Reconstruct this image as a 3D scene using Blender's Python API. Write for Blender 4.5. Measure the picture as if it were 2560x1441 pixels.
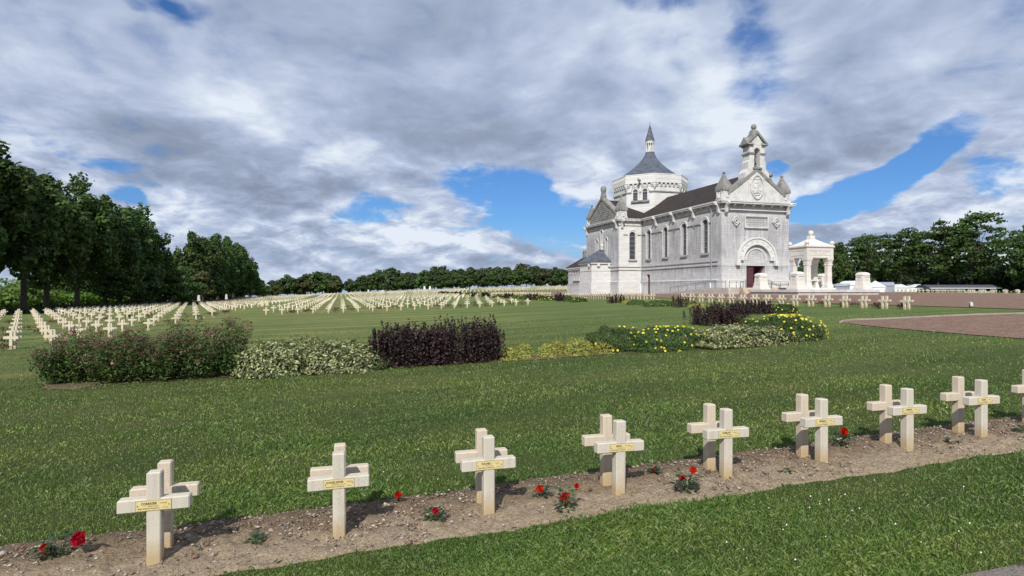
import bpy, bmesh, math, random
import numpy as np
from mathutils import Vector, Matrix, Euler

for _o in list(bpy.data.objects):
    bpy.data.objects.remove(_o, do_unlink=True)
random.seed(7)
RNG = np.random.default_rng(11)
R = math.radians
SC = bpy.context.scene
COL = SC.collection
PI = math.pi

# ------------------------------------------------------------------ camera
F, CX, HY = 1480.0, 1280.0, 727.0          # focal length, centre column and horizon row of a 2560 px wide frame
CAMH = 2.05
TH = R(16.2)
CT, ST = math.cos(TH), math.sin(TH)
cam_d = bpy.data.cameras.new('camera')
cam = bpy.data.objects.new('camera', cam_d)
COL.objects.link(cam)
cam.location = (0, 0, CAMH)
cam.rotation_euler = (R(90), 0, -TH)
cam_d.sensor_width = 36
cam_d.lens = 36 * F / 2560
cam_d.shift_y = (HY - 720.5) / 2560
cam_d.clip_end = 6000
cam_d.clip_start = 0.05
SC.camera = cam

# ------------------------------------------------------------------ light
SUN_AZ, SUN_EL = R(209), R(41)             # where the sun stands, clockwise from +Y
sd = bpy.data.lights.new('sun', 'SUN')
sd.energy = 5.0
sd.angle = R(0.55)
sd.color = (1.0, 0.955, 0.88)
sun = bpy.data.objects.new('sun', sd)
COL.objects.link(sun)
sdir = Vector((math.sin(SUN_AZ) * math.cos(SUN_EL), math.cos(SUN_AZ) * math.cos(SUN_EL), math.sin(SUN_EL)))
sun.rotation_euler = sdir.to_track_quat('Z', 'Y').to_euler()
sun.location = (-30, -50, 60)

SC.view_settings.view_transform = 'Standard'
SC.view_settings.look = 'None'
SC.view_settings.exposure = 0.0
SC.view_settings.gamma = 1.0
SC.render.engine = 'CYCLES'
SC.cycles.max_bounces = 6
SC.cycles.diffuse_bounces = 3
SC.cycles.glossy_bounces = 2
SC.cycles.transmission_bounces = 4
SC.cycles.transparent_max_bounces = 8


class NT:
    """small helper for writing node trees"""
    def __init__(s, tree):
        s.t = tree
        s.n = tree.nodes
        s.l = tree.links

    def add(s, typ, ins=None, **props):
        nd = s.n.new(typ)
        for k, v in props.items():
            setattr(nd, k, v)
        if ins:
            for k, v in ins.items():
                sock = nd.inputs[k]
                if isinstance(v, bpy.types.NodeSocket):
                    s.l.new(v, sock)
                else:
                    sock.default_value = v
        return nd

    def math(s, op, a, b=0.0, c=None, clamp=False):
        nd = s.add('ShaderNodeMath', {0: a, 1: b}, operation=op, use_clamp=clamp)
        if c is not None:
            if isinstance(c, bpy.types.NodeSocket):
                s.l.new(c, nd.inputs[2])
            else:
                nd.inputs[2].default_value = c
        return nd.outputs[0]

    def vmath(s, op, a, b=(0, 0, 0)):
        nd = s.add('ShaderNodeVectorMath', {0: a, 1: b}, operation=op)
        return nd.outputs['Value'] if op in ('LENGTH', 'DOT_PRODUCT', 'DISTANCE') else nd.outputs['Vector']

    def noise(s, vec, scale, detail=4.0, rough=0.5, dist=0.0):
        nd = s.add('ShaderNodeTexNoise', {'Scale': scale, 'Detail': detail, 'Roughness': rough, 'Distortion': dist})
        if vec is not None:
            s.l.new(vec, nd.inputs['Vector'])
        return nd

    def ramp(s, fac, stops, interp='LINEAR'):
        nd = s.n.new('ShaderNodeValToRGB')
        cr = nd.color_ramp
        cr.interpolation = interp
        while len(cr.elements) < len(stops):
            cr.elements.new(0.5)
        for e, (p, c) in zip(cr.elements, stops):
            e.position = p
            e.color = (c[0], c[1], c[2], 1) if not isinstance(c, (int, float)) else (c, c, c, 1)
        s.l.new(fac, nd.inputs[0])
        return nd.outputs[0]

    def mix(s, fac, a, b, blend='MIX'):
        nd = s.n.new('ShaderNodeMix')
        nd.data_type = 'RGBA'
        nd.blend_type = blend
        nd.clamp_factor = True
        for sock, v in ((nd.inputs[0], fac), (nd.inputs[6], a), (nd.inputs[7], b)):
            if isinstance(v, bpy.types.NodeSocket):
                s.l.new(v, sock)
            elif isinstance(v, (int, float)):
                sock.default_value = v
            else:
                sock.default_value = (v[0], v[1], v[2], 1)
        return nd.outputs[2]

    def maprange(s, v, a, b, c=0.0, d=1.0, interp='LINEAR'):
        nd = s.add('ShaderNodeMapRange', {'From Min': a, 'From Max': b, 'To Min': c, 'To Max': d}, interpolation_type=interp)
        s.l.new(v, nd.inputs['Value'])
        return nd.outputs['Result']


# ------------------------------------------------------------------ sky: nishita blue under a broken cloud deck
def build_world():
    w = bpy.data.worlds.new('World')
    SC.world = w
    w.use_nodes = True
    t = NT(w.node_tree)
    t.n.clear()
    sky = t.add('ShaderNodeTexSky', sky_type='NISHITA')
    sky.sun_disc = False
    sky.sun_elevation = SUN_EL
    sky.sun_rotation = SUN_AZ
    sky.air_density = 1.0
    sky.dust_density = 0.4
    sky.ozone_density = 3.0
    tc = t.add('ShaderNodeTexCoord')
    sep = t.add('ShaderNodeSeparateXYZ', {0: tc.outputs['Generated']})
    x, y, z = sep.outputs
    # azimuth / elevation of the direction
    az = t.math('ARCTAN2', x, y)
    el = t.math('ARCSINE', z)
    ae = t.add('ShaderNodeCombineXYZ', {0: az, 1: el, 2: 0.0}).outputs[0]
    # the deck seen in perspective
    zz = t.math('ADD', t.math('MAXIMUM', z, 0.0), 0.42)
    deck = t.add('ShaderNodeCombineXYZ', {0: t.math('DIVIDE', x, zz), 1: t.math('DIVIDE', y, zz), 2: 0.35}).outputs[0]
    warp = t.noise(deck, 2.2, 5.0, 0.55)
    wv = t.vmath('SUBTRACT', warp.outputs['Color'], (0.5, 0.5, 0.5))
    # warp the az/el pattern, less near the horizon
    amp = t.maprange(el, 0.0, 0.35, 0.05, 0.17)
    sc = t.add('ShaderNodeVectorMath', {0: wv}, operation='SCALE')
    t.l.new(amp, sc.inputs['Scale'])
    aew = t.vmath('ADD', ae, sc.outputs[0])

    def blob(px, py, rx, ry, rot=0.0):
        dx = px - CX
        a0 = math.atan(dx / F) + TH
        e0 = math.atan((HY - py) / math.hypot(F, dx))
        v = t.vmath('SUBTRACT', aew, (a0, e0, 0))
        ca, sa = math.cos(R(rot)), math.sin(R(rot))
        ax, ay = rx / F * math.cos(math.atan(dx / F)) , ry / F * math.cos(math.atan(dx / F))
        u = t.vmath('DOT_PRODUCT', v, (ca / ax, sa / ax, 0))
        q = t.vmath('DOT_PRODUCT', v, (-sa / ay, ca / ay, 0))
        d = t.math('ADD', t.math('MULTIPLY', u, u), t.math('MULTIPLY', q, q))
        return t.maprange(d, 1.6, 0.0, 0.0, 1.0, 'SMOOTHSTEP')

    def total(lst):
        acc = None
        for (px, py, rx, ry, rot, wgt) in lst:
            b = t.math('MULTIPLY', blob(px, py, rx, ry, rot), wgt)
            acc = b if acc is None else t.math('ADD', acc, b)
        return acc
    # openings in the deck (weight >0 opens to blue)
    holes = total([
        (1250, 480, 150, 75, 0, 1.0), (1400, 530, 150, 75, 0, 0.9), (920, 545, 120, 34, 6, 0.85), (1130, 560, 80, 22, 0, 0.3),
        (2130, 480, 190, 55, 22, 1.0), (2310, 385, 120, 55, 30, 0.95), (2500, 430, 110, 50, 0, 0.7), (2040, 530, 70, 34, 0, 0.7),
        (1870, 190, 80, 130, -10, 0.50), (1830, 60, 60, 50, 0, 0.3), (1650, 15, 110, 40, 0, 0.60), (1960, 410, 30, 34, 0, 0.9),
        (315, 478, 55, 28, -25, 0.75), (150, 355, 110, 30, -15, 0.5), (270, 400, 60, 26, 0, 0.4), (400, 10, 110, 36, -20, 0.55), (490, 20, 60, 30, 0, 0.35),
        (1440, 600, 60, 60, 0, 0.55), (850, 715, 30, 22, 0, 0.5), (1420, 380, 90, 40, 0, 0.25),
    ])
    # light and dark parts of the deck
    shade = total([
        (60, 150, 300, 150, 20, 0.20), (560, 190, 330, 90, -35, 0.12), (300, 330, 300, 75, -18, -0.20), (560, 440, 300, 60, -28, -0.26),
        (730, 450, 240, 60, -20, -0.28), (560, 300, 140, 70, -35, 0.22), (830, 400, 160, 70, -10, 0.20), (1150, 340, 360, 75, -6, -0.34),
        (850, 60, 300, 90, 0, -0.12), (1150, 70, 250, 80, 0, -0.12), (1100, 200, 300, 60, 0, -0.05), (450, 545, 130, 80, 0, 0.30),
        (1350, 130, 130, 110, 0, 0.14), (1750, 190, 230, 150, -20, 0.24), (1620, 110, 120, 80, 0, 0.14), (1800, 330, 120, 60, 0, 0.30),
        (1450, 300, 150, 60, 0, -0.12), (2150, 300, 260, 80, 12, -0.30), (2090, 400, 180, 50, 15, -0.28), (2050, 60, 330, 90, 0, 0.0),
        (2400, 160, 260, 140, 20, 0.22), (2460, 330, 160, 60, 25, -0.16), (2380, 560, 260, 50, 10, 0.32), (2480, 500, 150, 36, 20, 0.3),
        (2020, 580, 100, 40, 0, -0.12), (1080, 590, 220, 42, 0, 0.50), (900, 640, 260, 40, 0, 0.22), (1000, 560, 70, 28, 0, -0.25), (1150, 620, 180, 16, 0, -0.12),
        (760, 610, 150, 40, 0, -0.05), (1330, 560, 60, 30, 0, -0.18), (1500, 430, 70, 60, 0, 0.25), (2300, 660, 400, 40, 0, 0.15),
        (1900, 470, 120, 50, 0, 0.15), (1300, 400, 100, 30, 0, -0.1), (640, 560, 160, 60, 0, 0.05),
    ])
    n1 = t.noise(deck, 2.7, 8.0, 0.52, 0.7)
    n2 = t.noise(deck, 10.0, 6.0, 0.52, 0.5)
    n3 = t.noise(deck, 0.8, 3.0, 0.5)
    f1 = t.math('SUBTRACT', n1.outputs['Fac'], 0.5)
    f2 = t.math('SUBTRACT', n2.outputs['Fac'], 0.5)
    # small cumulus texture near the horizon
    ln = t.add('ShaderNodeCombineXYZ', {0: t.math('MULTIPLY', az, 1.0), 1: t.math('MULTIPLY', el, 2.6), 2: 0.0}).outputs[0]
    n4 = t.noise(ln, 13.0, 7.0, 0.6, 0.4)
    f4 = t.math('MULTIPLY', t.math('SUBTRACT', n4.outputs['Fac'], 0.5), t.maprange(el, 0.34, 0.05, 0.15, 1.0))
    cov = t.math('ADD', t.math('MULTIPLY', f1, 1.6), t.math('MULTIPLY', f2, 1.25))
    cov = t.math('ADD', cov, t.math('MULTIPLY', f4, 2.1))
    cov = t.math('SUBTRACT', t.math('ADD', cov, 0.86), t.math('MULTIPLY', holes, 1.10))
    kk = t.maprange(el, 0.06, 0.32, 1.7, 1.1)
    cc = t.math('ADD', t.math('MULTIPLY', t.math('SUBTRACT', cov, 0.34), kk), 0.5)
    cover = t.maprange(cc, 0.0, 1.0, 0.0, 1.0, 'SMOOTHSTEP')
    br = t.math('ADD', t.math('MULTIPLY', f1, 0.95), t.math('MULTIPLY', f2, 0.30))
    br = t.math('ADD', br, t.math('MULTIPLY', f4, 1.7))
    br = t.math('ADD', br, t.math('MULTIPLY', shade, 0.80))
    br = t.math('ADD', br, 0.56)
    # lit upper sides of the cloud heaps: density here against density a little toward the light
    n4b = t.noise(t.vmath('ADD', ln, (-0.012, 0.050, 0.0)), 13.0, 5.0, 0.55, 0.4)
    d4 = t.math('MULTIPLY', t.math('SUBTRACT', n4.outputs['Fac'], n4b.outputs['Fac']), t.maprange(el, 0.26, 0.05, 0.08, 1.3))
    br = t.math('ADD', br, d4)
    n1b = t.noise(t.vmath('ADD', deck, (-0.04, -0.07, 0.0)), 2.7, 6.0, 0.50, 0.7)
    br = t.math('ADD', br, t.math('MULTIPLY', t.math('SUBTRACT', n1.outputs['Fac'], n1b.outputs['Fac']), 0.55))
    # cloud rims are a little brighter
    rim = t.maprange(cov, 0.75, 0.30, 0.0, 0.10)
    br = t.math('ADD', br, rim)
    cloud = t.ramp(br, [(0.0, (0.25, 0.30, 0.405)), (0.28, (0.315, 0.38, 0.51)), (0.5, (0.395, 0.47, 0.635)), (0.72, (0.53, 0.61, 0.77)), (1.0, (0.78, 0.85, 0.94))])
    blue = t.add('ShaderNodeVectorMath', {0: sky.outputs[0]}, operation='SCALE')
    blue.inputs['Scale'].default_value = 0.105
    bl = t.mix(1.0, blue.outputs[0], (0.42, 0.68, 1.02), 'MULTIPLY')
    hz = t.maprange(el, 0.12, 0.0, 0.0, 0.7, 'SMOOTHSTEP')
    bl = t.mix(hz, bl, (0.40, 0.52, 0.74))
    col = t.mix(cover, bl, cloud)
    hz2 = t.maprange(el, 0.07, 0.0, 0.0, 0.45, 'SMOOTHSTEP')
    col = t.mix(hz2, col, (0.42, 0.51, 0.68))
    bg = t.add('ShaderNodeBackground', {'Color': col, 'Strength': 1.0})
    out = t.add('ShaderNodeOutputWorld', {'Surface': bg.outputs[0]})
    w.cycles.sampling_method = 'MANUAL'
    w.cycles.sample_map_resolution = 512


build_world()

# ------------------------------------------------------------------ terrain
# (X, Y, Z) of the ground: lane of crosses at the camera's feet, the lawns, the plaza and the far field
TP = np.array([
    (-3.85, 3.6, -0.09), (-2.6, 5.1, -0.06), (0.0, 5.04, 0.0), (2.4, 5.1, 0.10), (4.9, 5.1, 0.18), (7.3, 5.1, 0.27), (10, 5.1, 0.34),
    (-8, 1, -0.15), (0, 0, 0.05), (8, 0, 0.25), (-8, -20, -0.1), (20, -20, 0.5), (-30, -10, -0.5), (40, 0, 1.0),
    (-4.5, 15, -0.08), (2.3, 15, 0.09), (8, 15, 0.32), (14.1, 14, 0.60), (19.2, 19, 0.78), (28.2, 23.5, 1.06), (28.5, 38, 1.09), (28.5, 55, 1.18), (28.5, 76, 1.13), (22, 30, 0.85), (12, 32, 0.45), (0, 32, -0.05),
    (-11.8, 27.4, -0.22), (-14.5, 33.5, -0.34), (-19, 44, -0.5), (-25, 30, -0.55), (-36, 50, -0.62), (-36, 78, -0.68), (-36, 100, -0.9),
    (-6.4, 58, -0.12), (0.3, 56, 0.0), (10, 57, 0.26), (19, 58.5, 0.55),
    (-36, 183, -1.7), (-20, 190, -1.0), (0, 130, 0.1), (0, 200, 0.25), (0, 288, 0.4), (-20, 300, -1.1), (-36, 310, -2.4),
    (30, 280, 1.3), (60, 265, 2.6), (95, 245, 3.5), (60, 170, 1.9), (100, 180, 2.5), (30, 150, 0.95),
    (32, 110, 1.12), (54, 136, 1.2), (54, 108, 1.35), (59, 82, 1.5), (72, 66, 1.45), (45, 60, 1.3), (60, 55, 1.35), (72, 82, 1.6), (80, 110, 1.7), (76, 140, 1.7),
    (33, 26, 1.17), (45, 30, 1.25), (60, 30, 1.3), (100, 85, 1.62), (110, 55, 1.45), (100, 30, 1.4), (130, 120, 1.8), (150, 60, 1.5), (35, 18, 1.15), (25, 10, 0.95),
    (-80, 60, -1.0), (-80, 150, -1.6), (-100, 300, -4.0),
    (150, 250, 3.0), (0, 380, -2.5), (150, 380, 1.0), (-100, 450, -8), (0, 600, -9), (300, 600, -8), (300, 200, 0.5), (300, 0, 0), (-300, 0, -3), (-300, 400, -9), (0, -300, 0), (300, -300, 0), (-300, -300, -2),
], float)


def _phi(r2):
    return 0.5 * r2 * np.log(r2 + 1e-9)


_S = 100.0
_P = TP[:, :2] / _S
_K = _phi(((_P[:, None] - _P[None]) ** 2).sum(-1)) + np.eye(len(_P)) * 2e-5
_A = np.block([[_K, np.c_[np.ones(len(_P)), _P]], [np.c_[np.ones(len(_P)), _P].T, np.zeros((3, 3))]])
_W = np.linalg.solve(_A, np.r_[TP[:, 2], 0, 0, 0])


def Gv(X, Y):
    X = np.asarray(X, float)
    Y = np.asarray(Y, float)
    sh = X.shape
    q = np.stack([X.ravel(), Y.ravel()], 1)
    rr = np.hypot(q[:, 0], q[:, 1] - 60)
    qq = q.copy()
    lim = 330.0
    f = np.where(rr > lim, lim / np.maximum(rr, 1), 1.0)
    qq[:, 0] *= f
    qq[:, 1] = 60 + (qq[:, 1] - 60) * f
    qs = qq / _S
    out = np.empty(len(qs))
    for i in range(0, len(qs), 20000):
        b = qs[i:i + 20000]
        out[i:i + 20000] = _phi(((b[:, None] - _P[None]) ** 2).sum(-1)) @ _W[:len(_P)] + _W[-3] + b @ _W[-2:]
    out -= np.clip(rr - lim, 0, 1e9) * 0.012
    return out.reshape(sh)


def G(x, y):
    return float(Gv(np.array([x]), np.array([y]))[0])


def cam2w(px, zc):
    """point on the vertical plane zc metres in front of the camera, under picture column px"""
    xc = (px - CX) / F * zc
    return (ST * zc + CT * xc, CT * zc - ST * xc)


def at(px, py):
    """where the sight line through (px, py) meets the ground: X, Y, Z, distance"""
    zs = 2.5 * 1.012 ** np.arange(430)
    xc = (px - CX) / F * zs
    X = ST * zs + CT * xc
    Y = CT * zs - ST * xc
    ray = CAMH - (py - HY) / F * zs
    g = Gv(X, Y)
    s = np.where(ray <= g)[0]
    i = s[0] if len(s) else len(zs) - 1
    if i > 0 and len(s):
        d0, d1 = ray[i - 1] - g[i - 1], g[i] - ray[i]
        k = d0 / (d0 + d1 + 1e-12)
        z = zs[i - 1] + (zs[i] - zs[i - 1]) * k
    else:
        z = zs[i]
    X, Y = cam2w(px, z)
    return X, Y, G(X, Y), z

# ------------------------------------------------------------------ object helpers
def tag(o, label=None, cat=None, group=None, kind=None):
    if label:
        o['label'] = label
    if cat:
        o['category'] = cat
    if group:
        o['group'] = group
    if kind:
        o['kind'] = kind
    return o


def empty(name, loc, label=None, cat=None, group=None, rz=0.0):
    o = bpy.data.objects.new(name, None)
    o.empty_display_size = 0.2
    COL.objects.link(o)
    o.location = loc
    o.rotation_euler = (0, 0, rz)
    return tag(o, label, cat, group)


def link(name, me, mat, parent=None, loc=None):
    o = bpy.data.objects.new(name, me)
    COL.objects.link(o)
    if mat is not None and not me.materials:
        me.materials.append(mat)
    if parent is not None:
        o.parent = parent
    if loc is not None:
        o.location = loc
    return o


def np_mesh(name, V, k=None, faces=None, smooth=False):
    """V (n,3); k: consecutive k-gons, or faces (m,k) index array"""
    me = bpy.data.meshes.new(name)
    V = np.ascontiguousarray(V, np.float32)
    n = len(V)
    if faces is None:
        faces = np.arange(n, dtype=np.int32).reshape(-1, k)
    faces = np.ascontiguousarray(faces, np.int32)
    m, k = faces.shape
    me.vertices.add(n)
    me.vertices.foreach_set('co', V.ravel())
    me.loops.add(m * k)
    me.loops.foreach_set('vertex_index', faces.ravel())
    me.polygons.add(m)
    me.polygons.foreach_set('loop_start', np.arange(0, m * k, k, dtype=np.int32))
    if smooth:
        me.polygons.foreach_set('use_smooth', np.ones(m, bool))
    me.update(calc_edges=True)
    return me


def bm_mesh(name, bm, smooth=False):
    bmesh.ops.recalc_face_normals(bm, faces=bm.faces[:])
    me = bpy.data.meshes.new(name)
    bm.to_mesh(me)
    bm.free()
    if smooth:
        for p in me.polygons:
            p.use_smooth = True
    return me


def bx(bm, x0, x1, y0, y1, z0, z1, t=None):
    """box; t = inset of the top face (taper)"""
    t = t or 0.0
    vs = [bm.verts.new(p) for p in ((x0, y0, z0), (x1, y0, z0), (x1, y1, z0), (x0, y1, z0),
                                    (x0 + t, y0 + t, z1), (x1 - t, y0 + t, z1), (x1 - t, y1 - t, z1), (x0 + t, y1 - t, z1))]
    for f in ((0, 3, 2, 1), (4, 5, 6, 7), (0, 1, 5, 4), (1, 2, 6, 5), (2, 3, 7, 6), (3, 0, 4, 7)):
        bm.faces.new([vs[i] for i in f])
    return vs


def prism(bm, poly, a, b, axis='y'):
    """closed polygon in (u, z) extruded along axis from a to b"""
    def P(u, v, w):
        return (u, w, v) if axis == 'y' else ((w, u, v) if axis == 'x' else (u, v, w))
    A = [bm.verts.new(P(u, v, a)) for u, v in poly]
    B = [bm.verts.new(P(u, v, b)) for u, v in poly]
    bm.faces.new(A)
    bm.faces.new(B[::-1])
    n = len(poly)
    for i in range(n):
        bm.faces.new((A[i], B[i], B[(i + 1) % n], A[(i + 1) % n]))


def lathe(bm, prof, cx=0, cy=0, seg=16, rot=0.0):
    """prof: list of (r, z)"""
    rings = []
    for r, z in prof:
        if r < 1e-4:
            rings.append([bm.verts.new((cx, cy, z))])
        else:
            rings.append([bm.verts.new((cx + r * math.cos(rot + 2 * PI * i / seg), cy + r * math.sin(rot + 2 * PI * i / seg), z)) for i in range(seg)])
    for A, B in zip(rings, rings[1:]):
        for i in range(seg):
            j = (i + 1) % seg
            if len(A) == 1 and len(B) == 1:
                continue
            if len(A) == 1:
                bm.faces.new((A[0], B[j], B[i]))
            elif len(B) == 1:
                bm.faces.new((A[i], A[j], B[0]))
            else:
                bm.faces.new((A[i], A[j], B[j], B[i]))
    if len(rings[0]) > 1:
        bm.faces.new(rings[0][::-1])
    if len(rings[-1]) > 1:
        bm.faces.new(rings[-1])


def tube(bm, pts, radii, seg=6):
    pts = [Vector(p) for p in pts]
    if isinstance(radii, (int, float)):
        radii = [radii] * len(pts)
    rings = []
    for i, p in enumerate(pts):
        d = (pts[min(i + 1, len(pts) - 1)] - pts[max(i - 1, 0)]).normalized()
        a = d.orthogonal().normalized() if abs(d.z) > 0.9 else d.cross(Vector((0, 0, 1))).normalized()
        b = d.cross(a)
        rings.append([bm.verts.new(p + (a * math.cos(2 * PI * k / seg) + b * math.sin(2 * PI * k / seg)) * radii[i]) for k in range(seg)])
    for A, B in zip(rings, rings[1:]):
        for k in range(seg):
            bm.faces.new((A[k], A[(k + 1) % seg], B[(k + 1) % seg], B[k]))
    bm.faces.new(rings[0][::-1])
    bm.faces.new(rings[-1])


# ------------------------------------------------------------------ materials
MATS = {}


def material(name, fn, rough=0.8, spec=0.3):
    m = bpy.data.materials.new(name)
    m.use_nodes = True
    t = NT(m.node_tree)
    bs = t.n.get('Principled BSDF')
    bs.inputs['Roughness'].default_value = rough
    bs.inputs['Specular IOR Level'].default_value = spec
    fn(t, bs)
    MATS[name] = m
    return m


def setc(t, bs, col):
    if isinstance(col, bpy.types.NodeSocket):
        t.l.new(col, bs.inputs['Base Color'])
    else:
        bs.inputs['Base Color'].default_value = (*col, 1)


def bump(t, bs, h, strength=0.3, dist=0.02):
    b = t.add('ShaderNodeBump', {'Strength': strength, 'Distance': dist, 'Height': h})
    t.l.new(b.outputs[0], bs.inputs['Normal'])


def objc(t):
    return t.add('ShaderNodeTexCoord').outputs['Object']


def leaf_mat(name, cols, trans=0.35, rough=0.55, spec=0.3, patch=None):
    """foliage: each leaf takes its own tone"""
    m = bpy.data.materials.new(name)
    m.use_nodes = True
    t = NT(m.node_tree)
    t.n.clear()
    geo = t.add('ShaderNodeNewGeometry')
    rnd = geo.outputs['Random Per Island']
    k = len(cols)
    c = t.ramp(rnd, [(i / max(k - 1, 1), cc) for i, cc in enumerate(cols)])
    oi = t.add('ShaderNodeObjectInfo')
    if patch:
        p = objc(t)
        a = t.noise(p, 0.7, 4, 0.6)
        b = t.noise(p, 0.16, 3, 0.6)
        c = t.mix(t.maprange(a.outputs['Fac'], 0.45, 0.75, 0, 0.75), c, t.mix(1.0, c, patch[0], 'MULTIPLY'))
        mow = t.add('ShaderNodeMapping', {'Scale': (0.10, 0.9, 1.0), 'Rotation': (0, 0, R(6))})
        t.l.new(p, mow.inputs['Vector'])
        mw = t.noise(mow.outputs[0], 1.0, 4, 0.65)
        c = t.mix(1.0, c, t.ramp(mw.outputs['Fac'], [(0.36, (0.80, 0.84, 0.80)), (0.5, (1.0, 1.0, 1.0)), (0.64, (1.30, 1.16, 1.1))]), 'MULTIPLY')
        c = t.mix(t.maprange(b.outputs['Fac'], 0.4, 0.62, 0, 0.8), c, t.mix(1.0, c, patch[1], 'MULTIPLY'))
    hs = t.add('ShaderNodeHueSaturation', {'Hue': 0.5, 'Saturation': 1.0, 'Color': c})
    t.l.new(t.maprange(oi.outputs['Random'], 0, 1, 0.82, 1.18), hs.inputs['Value'])
    t.l.new(t.maprange(oi.outputs['Random'], 0, 1, 0.49, 0.51), hs.inputs['Hue'])
    pr = t.add('ShaderNodeBsdfPrincipled', {'Base Color': hs.outputs[0], 'Roughness': rough, 'Specular IOR Level': spec})
    tr = t.add('ShaderNodeBsdfTranslucent', {'Color': t.mix(1.0, hs.outputs[0], (1.1, 1.25, 0.6), 'MULTIPLY')})
    mx = t.add('ShaderNodeMixShader', {0: trans, 1: pr.outputs[0], 2: tr.outputs[0]})
    t.add('ShaderNodeOutputMaterial', {'Surface': mx.outputs[0]})
    MATS[name] = m
    return m


def m_ground(t, bs):
    p = objc(t)
    a = t.noise(p, 0.09, 4, 0.6)
    b = t.noise(p, 1.3, 5, 0.65)
    c = t.noise(p, 26.0, 4, 0.7)
    # mowing / wear streaks run roughly across the lawn
    mp = t.add('ShaderNodeMapping', {'Scale': (0.22, 1.0, 1.0), 'Rotation': (0, 0, R(-8))})
    t.l.new(p, mp.inputs['Vector'])
    s = t.noise(mp.outputs[0], 1.1, 5, 0.65)
    base = t.ramp(c.outputs['Fac'], [(0.25, (0.058, 0.094, 0.024)), (0.5, (0.122, 0.178, 0.052)), (0.78, (0.195, 0.250, 0.088))])
    sx = t.add('ShaderNodeSeparateXYZ', {0: p})
    amt = t.math('MULTIPLY', t.maprange(s.outputs['Fac'], 0.36, 0.62, 0, 0.95), t.maprange(sx.outputs[0], 18.0, 2.0, 0.25, 1.0))
    dry = t.mix(amt, base, (0.25, 0.240, 0.095))
    dry = t.mix(t.maprange(a.outputs['Fac'], 0.38, 0.62, 0.0, 0.5), dry, (0.095, 0.145, 0.045))
    dk = t.mix(t.maprange(b.outputs['Fac'], 0.5, 0.8, 0, 0.5), dry, (0.070, 0.108, 0.034))
    mow = t.add('ShaderNodeMapping', {'Scale': (0.05, 0.55, 1.0), 'Rotation': (0, 0, R(6))})
    t.l.new(p, mow.inputs['Vector'])
    mw = t.noise(mow.outputs[0], 1.0, 5, 0.7)
    dk = t.mix(1.0, dk, t.ramp(mw.outputs['Fac'], [(0.36, (0.76, 0.80, 0.76)), (0.5, (1.0, 1.0, 1.0)), (0.64, (1.42, 1.24, 1.18))]), 'MULTIPLY')
    # ground darkened near the camera as painted shade between the separately built blades
    sp = t.add('ShaderNodeSeparateXYZ', {0: p})
    nr = t.maprange(t.vmath('LENGTH', t.add('ShaderNodeCombineXYZ', {0: sp.outputs[0], 1: sp.outputs[1], 2: 0.0}).outputs[0]), 9.0, 30.0, 0.62, 0.0)
    dk = t.mix(nr, dk, (0.022, 0.030, 0.010))
    setc(t, bs, dk)
    bump(t, bs, t.math('ADD', t.math('MULTIPLY', c.outputs['Fac'], 1.0), t.math('MULTIPLY', b.outputs['Fac'], 1.0)), 0.9, 0.10)


material('lawn', m_ground, 0.9, 0.1)


def m_soil(t, bs):
    p = objc(t)
    a = t.noise(p, 3.0, 6, 0.7)
    b = t.noise(p, 38.0, 5, 0.7)
    v = t.add('ShaderNodeTexVoronoi', {'Scale': 42.0})
    t.l.new(p, v.inputs['Vector'])
    c = t.ramp(b.outputs['Fac'], [(0.3, (0.075, 0.052, 0.032)), (0.5, (0.195, 0.142, 0.090)), (0.7, (0.33, 0.255, 0.17))])
    c = t.mix(t.maprange(a.outputs['Fac'], 0.4, 0.65, 0, 0.7), c, (0.27, 0.205, 0.13))
    sp = t.add('ShaderNodeSeparateXYZ', {0: p})
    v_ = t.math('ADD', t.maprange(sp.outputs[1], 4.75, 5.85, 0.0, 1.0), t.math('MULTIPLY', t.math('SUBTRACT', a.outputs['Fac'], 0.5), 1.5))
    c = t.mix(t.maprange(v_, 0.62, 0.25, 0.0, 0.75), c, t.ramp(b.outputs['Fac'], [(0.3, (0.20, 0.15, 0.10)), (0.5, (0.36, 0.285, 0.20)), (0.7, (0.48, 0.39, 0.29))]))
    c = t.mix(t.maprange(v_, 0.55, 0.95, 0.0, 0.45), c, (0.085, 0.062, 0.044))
    pale = t.math('GREATER_THAN', v.outputs['Color'], 0.86)
    near = t.maprange(v.outputs['Distance'], 0.36, 0.30)
    c = t.mix(t.math('MULTIPLY', pale, near), c, (0.50, 0.45, 0.38))
    setc(t, bs, c)
    bump(t, bs, t.math('ADD', b.outputs['Fac'], t.math('MULTIPLY', a.outputs['Fac'], 1.6)), 0.9, 0.035)


material('soil', m_soil, 0.95, 0.1)


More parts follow.
